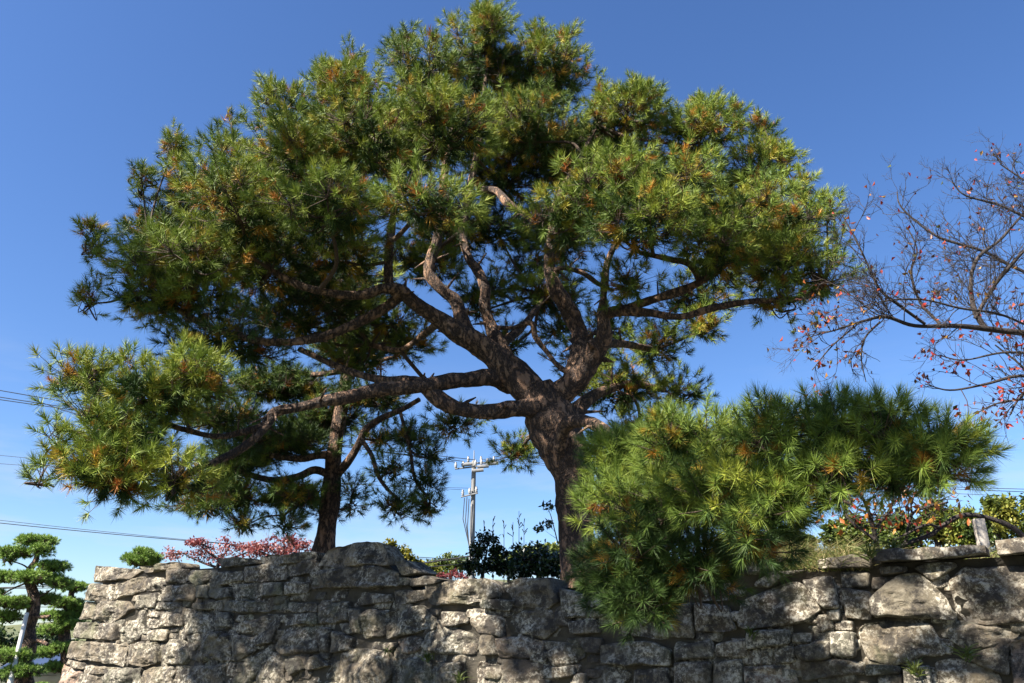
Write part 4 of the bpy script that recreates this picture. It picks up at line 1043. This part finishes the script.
RT = [(940,515,19,18,13,.62,'yellow green tree behind the wall, left of the wooden post'),(1000,510,21,24,18,.72,'yellow green tree behind the wooden post at the right edge'),
      (900,527,18,24,14,.42,'green bushy tree behind the orange leaved bush'),(968,522,17,18,12,.6,'round yellow green shrub just left of the wooden post'),(1040,505,22,20,16,.68,'yellow green tree cut off by the right edge'),
      (850,528,17,22,12,.5,'green bushy tree behind the low end of the near bough'),
      (790,540,16,24,11,.5,'green shrubby tree glimpsed through the underside of the near bough'),(735,545,15.5,20,10,.45,'dark green shrubby tree behind the middle of the near bough')]
for i, (px, py, Y, rx, ry, tn, lb) in enumerate(RT):
    p = W(px, py, Y)
    crown_tree('leafy_tree', stand(px, 560, Y), p, lb, 'tree',
               px_blobs([(px - rx * .5, py + 1, Y, rx * .5, ry * .7), (px + rx * .5, py + 2, Y, rx * .5, ry * .7), (px, py - 2, Y, rx * .5, ry * .8), (px - rx * .3, py + ry, Y, rx * .8, ry * .8), (px + rx * .5, py + ry * 1.5, Y, rx * .8, ry * .8)]),
               440 + i, M_green, 0.13, 900, [tn - .2, tn, tn + .15], 0.09, 'trees behind the right wall')
# thin bare stalks
for i, (px, y0) in enumerate(((504, 523), (493, 519), (519, 511), (513, 522), (484, 523), (524, 523))):
    a = stand(px, 590, 14.5); b = W(px, y0, 14.5)
    g = Geo(); tube(g, np.array([a, .5 * (a + b), b]), [.008, .006, .004], 5)
    rr = np.random.default_rng(i)
    for k in range(5):
        t = rr.uniform(.75, 1); c = a + (b - a) * t; tube(g, np.array([c, c + np.array([rr.normal(0, .04), rr.normal(0, .04), .07])]), [.005, .008], 4)
    tag(g.build('bare_stalk', M_twig, None, a), ['bare stalk rising right of the tall dark bush, shorter than its neighbour', 'bare stalk directly above the tall dark bush', 'tallest of the thin bare stalks above the dark bushes',
        'bare stalk just left of the tallest stalk', 'leftmost short bare stalk above the tall dark bush', 'rightmost bare stalk above the broad dark bush'][i], 'stalk', 'thin bare stalks behind the bushes')

# ------------------------------------------------------------------ grass, ferns and weeds on the wall
def blades(g, P, h, rng, tone, w=0.006):
    m = len(P); d = norm(rng.normal(size=(m, 3)) * np.array([1, 1, .3]) + UP * 1.1); L = (np.asarray(h) * rng.uniform(.5, 1.2, m))[:, None]
    s = norm(np.cross(d, rng.normal(size=(m, 3)))) * w / 2; mid = P + d * L * .55; tip = P + d * L + norm(d * np.array([1, 1, 0]) + 1e-6) * L * .35 - UP * L * .1
    V = np.stack([P - s, P + s, mid + s * .7, mid - s * .7, tip], 1).reshape(-1, 3); i = np.arange(m)[:, None] * 5
    g.add(V, i + np.array([0, 1, 2, 3]), tone); n0 = g.n - len(V)
    g.F.append(i + np.array([3, 2, 4]) + n0); g.T.append(np.broadcast_to(np.asarray(tone, float), (m,)))
rng = np.random.default_rng(8)
g = Geo(); m = 5200
ua, ub = px_wall(690, 575)[0], px_wall(1010, 550)[0]
uu = rng.uniform(ua, ub, m)
P = np.array([wall_pt(u, 0, -b) for u, b in zip(uu, np.where(uu > px_wall(868, 560)[0], .75, .35) + 1.3 * rng.random(m) ** 1.3)])
P[:, 2] = [height(a[0], a[1]) - .02 for a in P]
blades(g, P, np.where(uu < px_wall(850, 560)[0], 0.34, 0.16), rng, rng.choice([.2, .5, .8, 1.0], m), .007)
tag(g.build('grass', M_grass), 'dry grass growing along the wall top', 'grass', kind='stuff')
def weed(px, py, h, n, seed, label, tones, n0=0.02, name='weed'):
    r = np.random.default_rng(seed); u, z = px_wall(px, py); p = wall_pt(u, z, n0)
    g = Geo(); blades(g, p + r.normal(0, .02, (n, 3)), h, r, r.choice(tones, n), .014)
    tag(g.build(name, M_grass, None, p), label, 'weed', 'weeds in the wall')
weed(873, 556, .16, 40, 1, 'bright green fern tuft at the left end of the stone beam', [.2, .5], .12, 'fern')
weed(894, 549, .12, 30, 2, 'bright green fern tuft behind the stone beam', [.2, .5], .02, 'fern')
weed(431, 659, .10, 40, 3, 'green weed in the joint under the pale boulder in the middle of the wall', [.0, .3], .06)
weed(462, 680, .12, 30, 4, 'green weed at the bottom edge of the photo left of centre', [.0, .3], .06)
weed(917, 671, .12, 40, 5, 'green weed tuft low on the right part of the wall', [.1, .4], .06)
weed(968, 655, .10, 40, 6, 'moss green weed under the long pale stone at the right', [.1, .3], .05)
weed(754, 634, .08, 30, 7, 'small green weed under the large pale stone right of the near bough', [.0, .3], .06)
weed(391, 652, .07, 24, 8, 'small green weed beside the small grey stone in the lower middle', [.0, .3], .06)
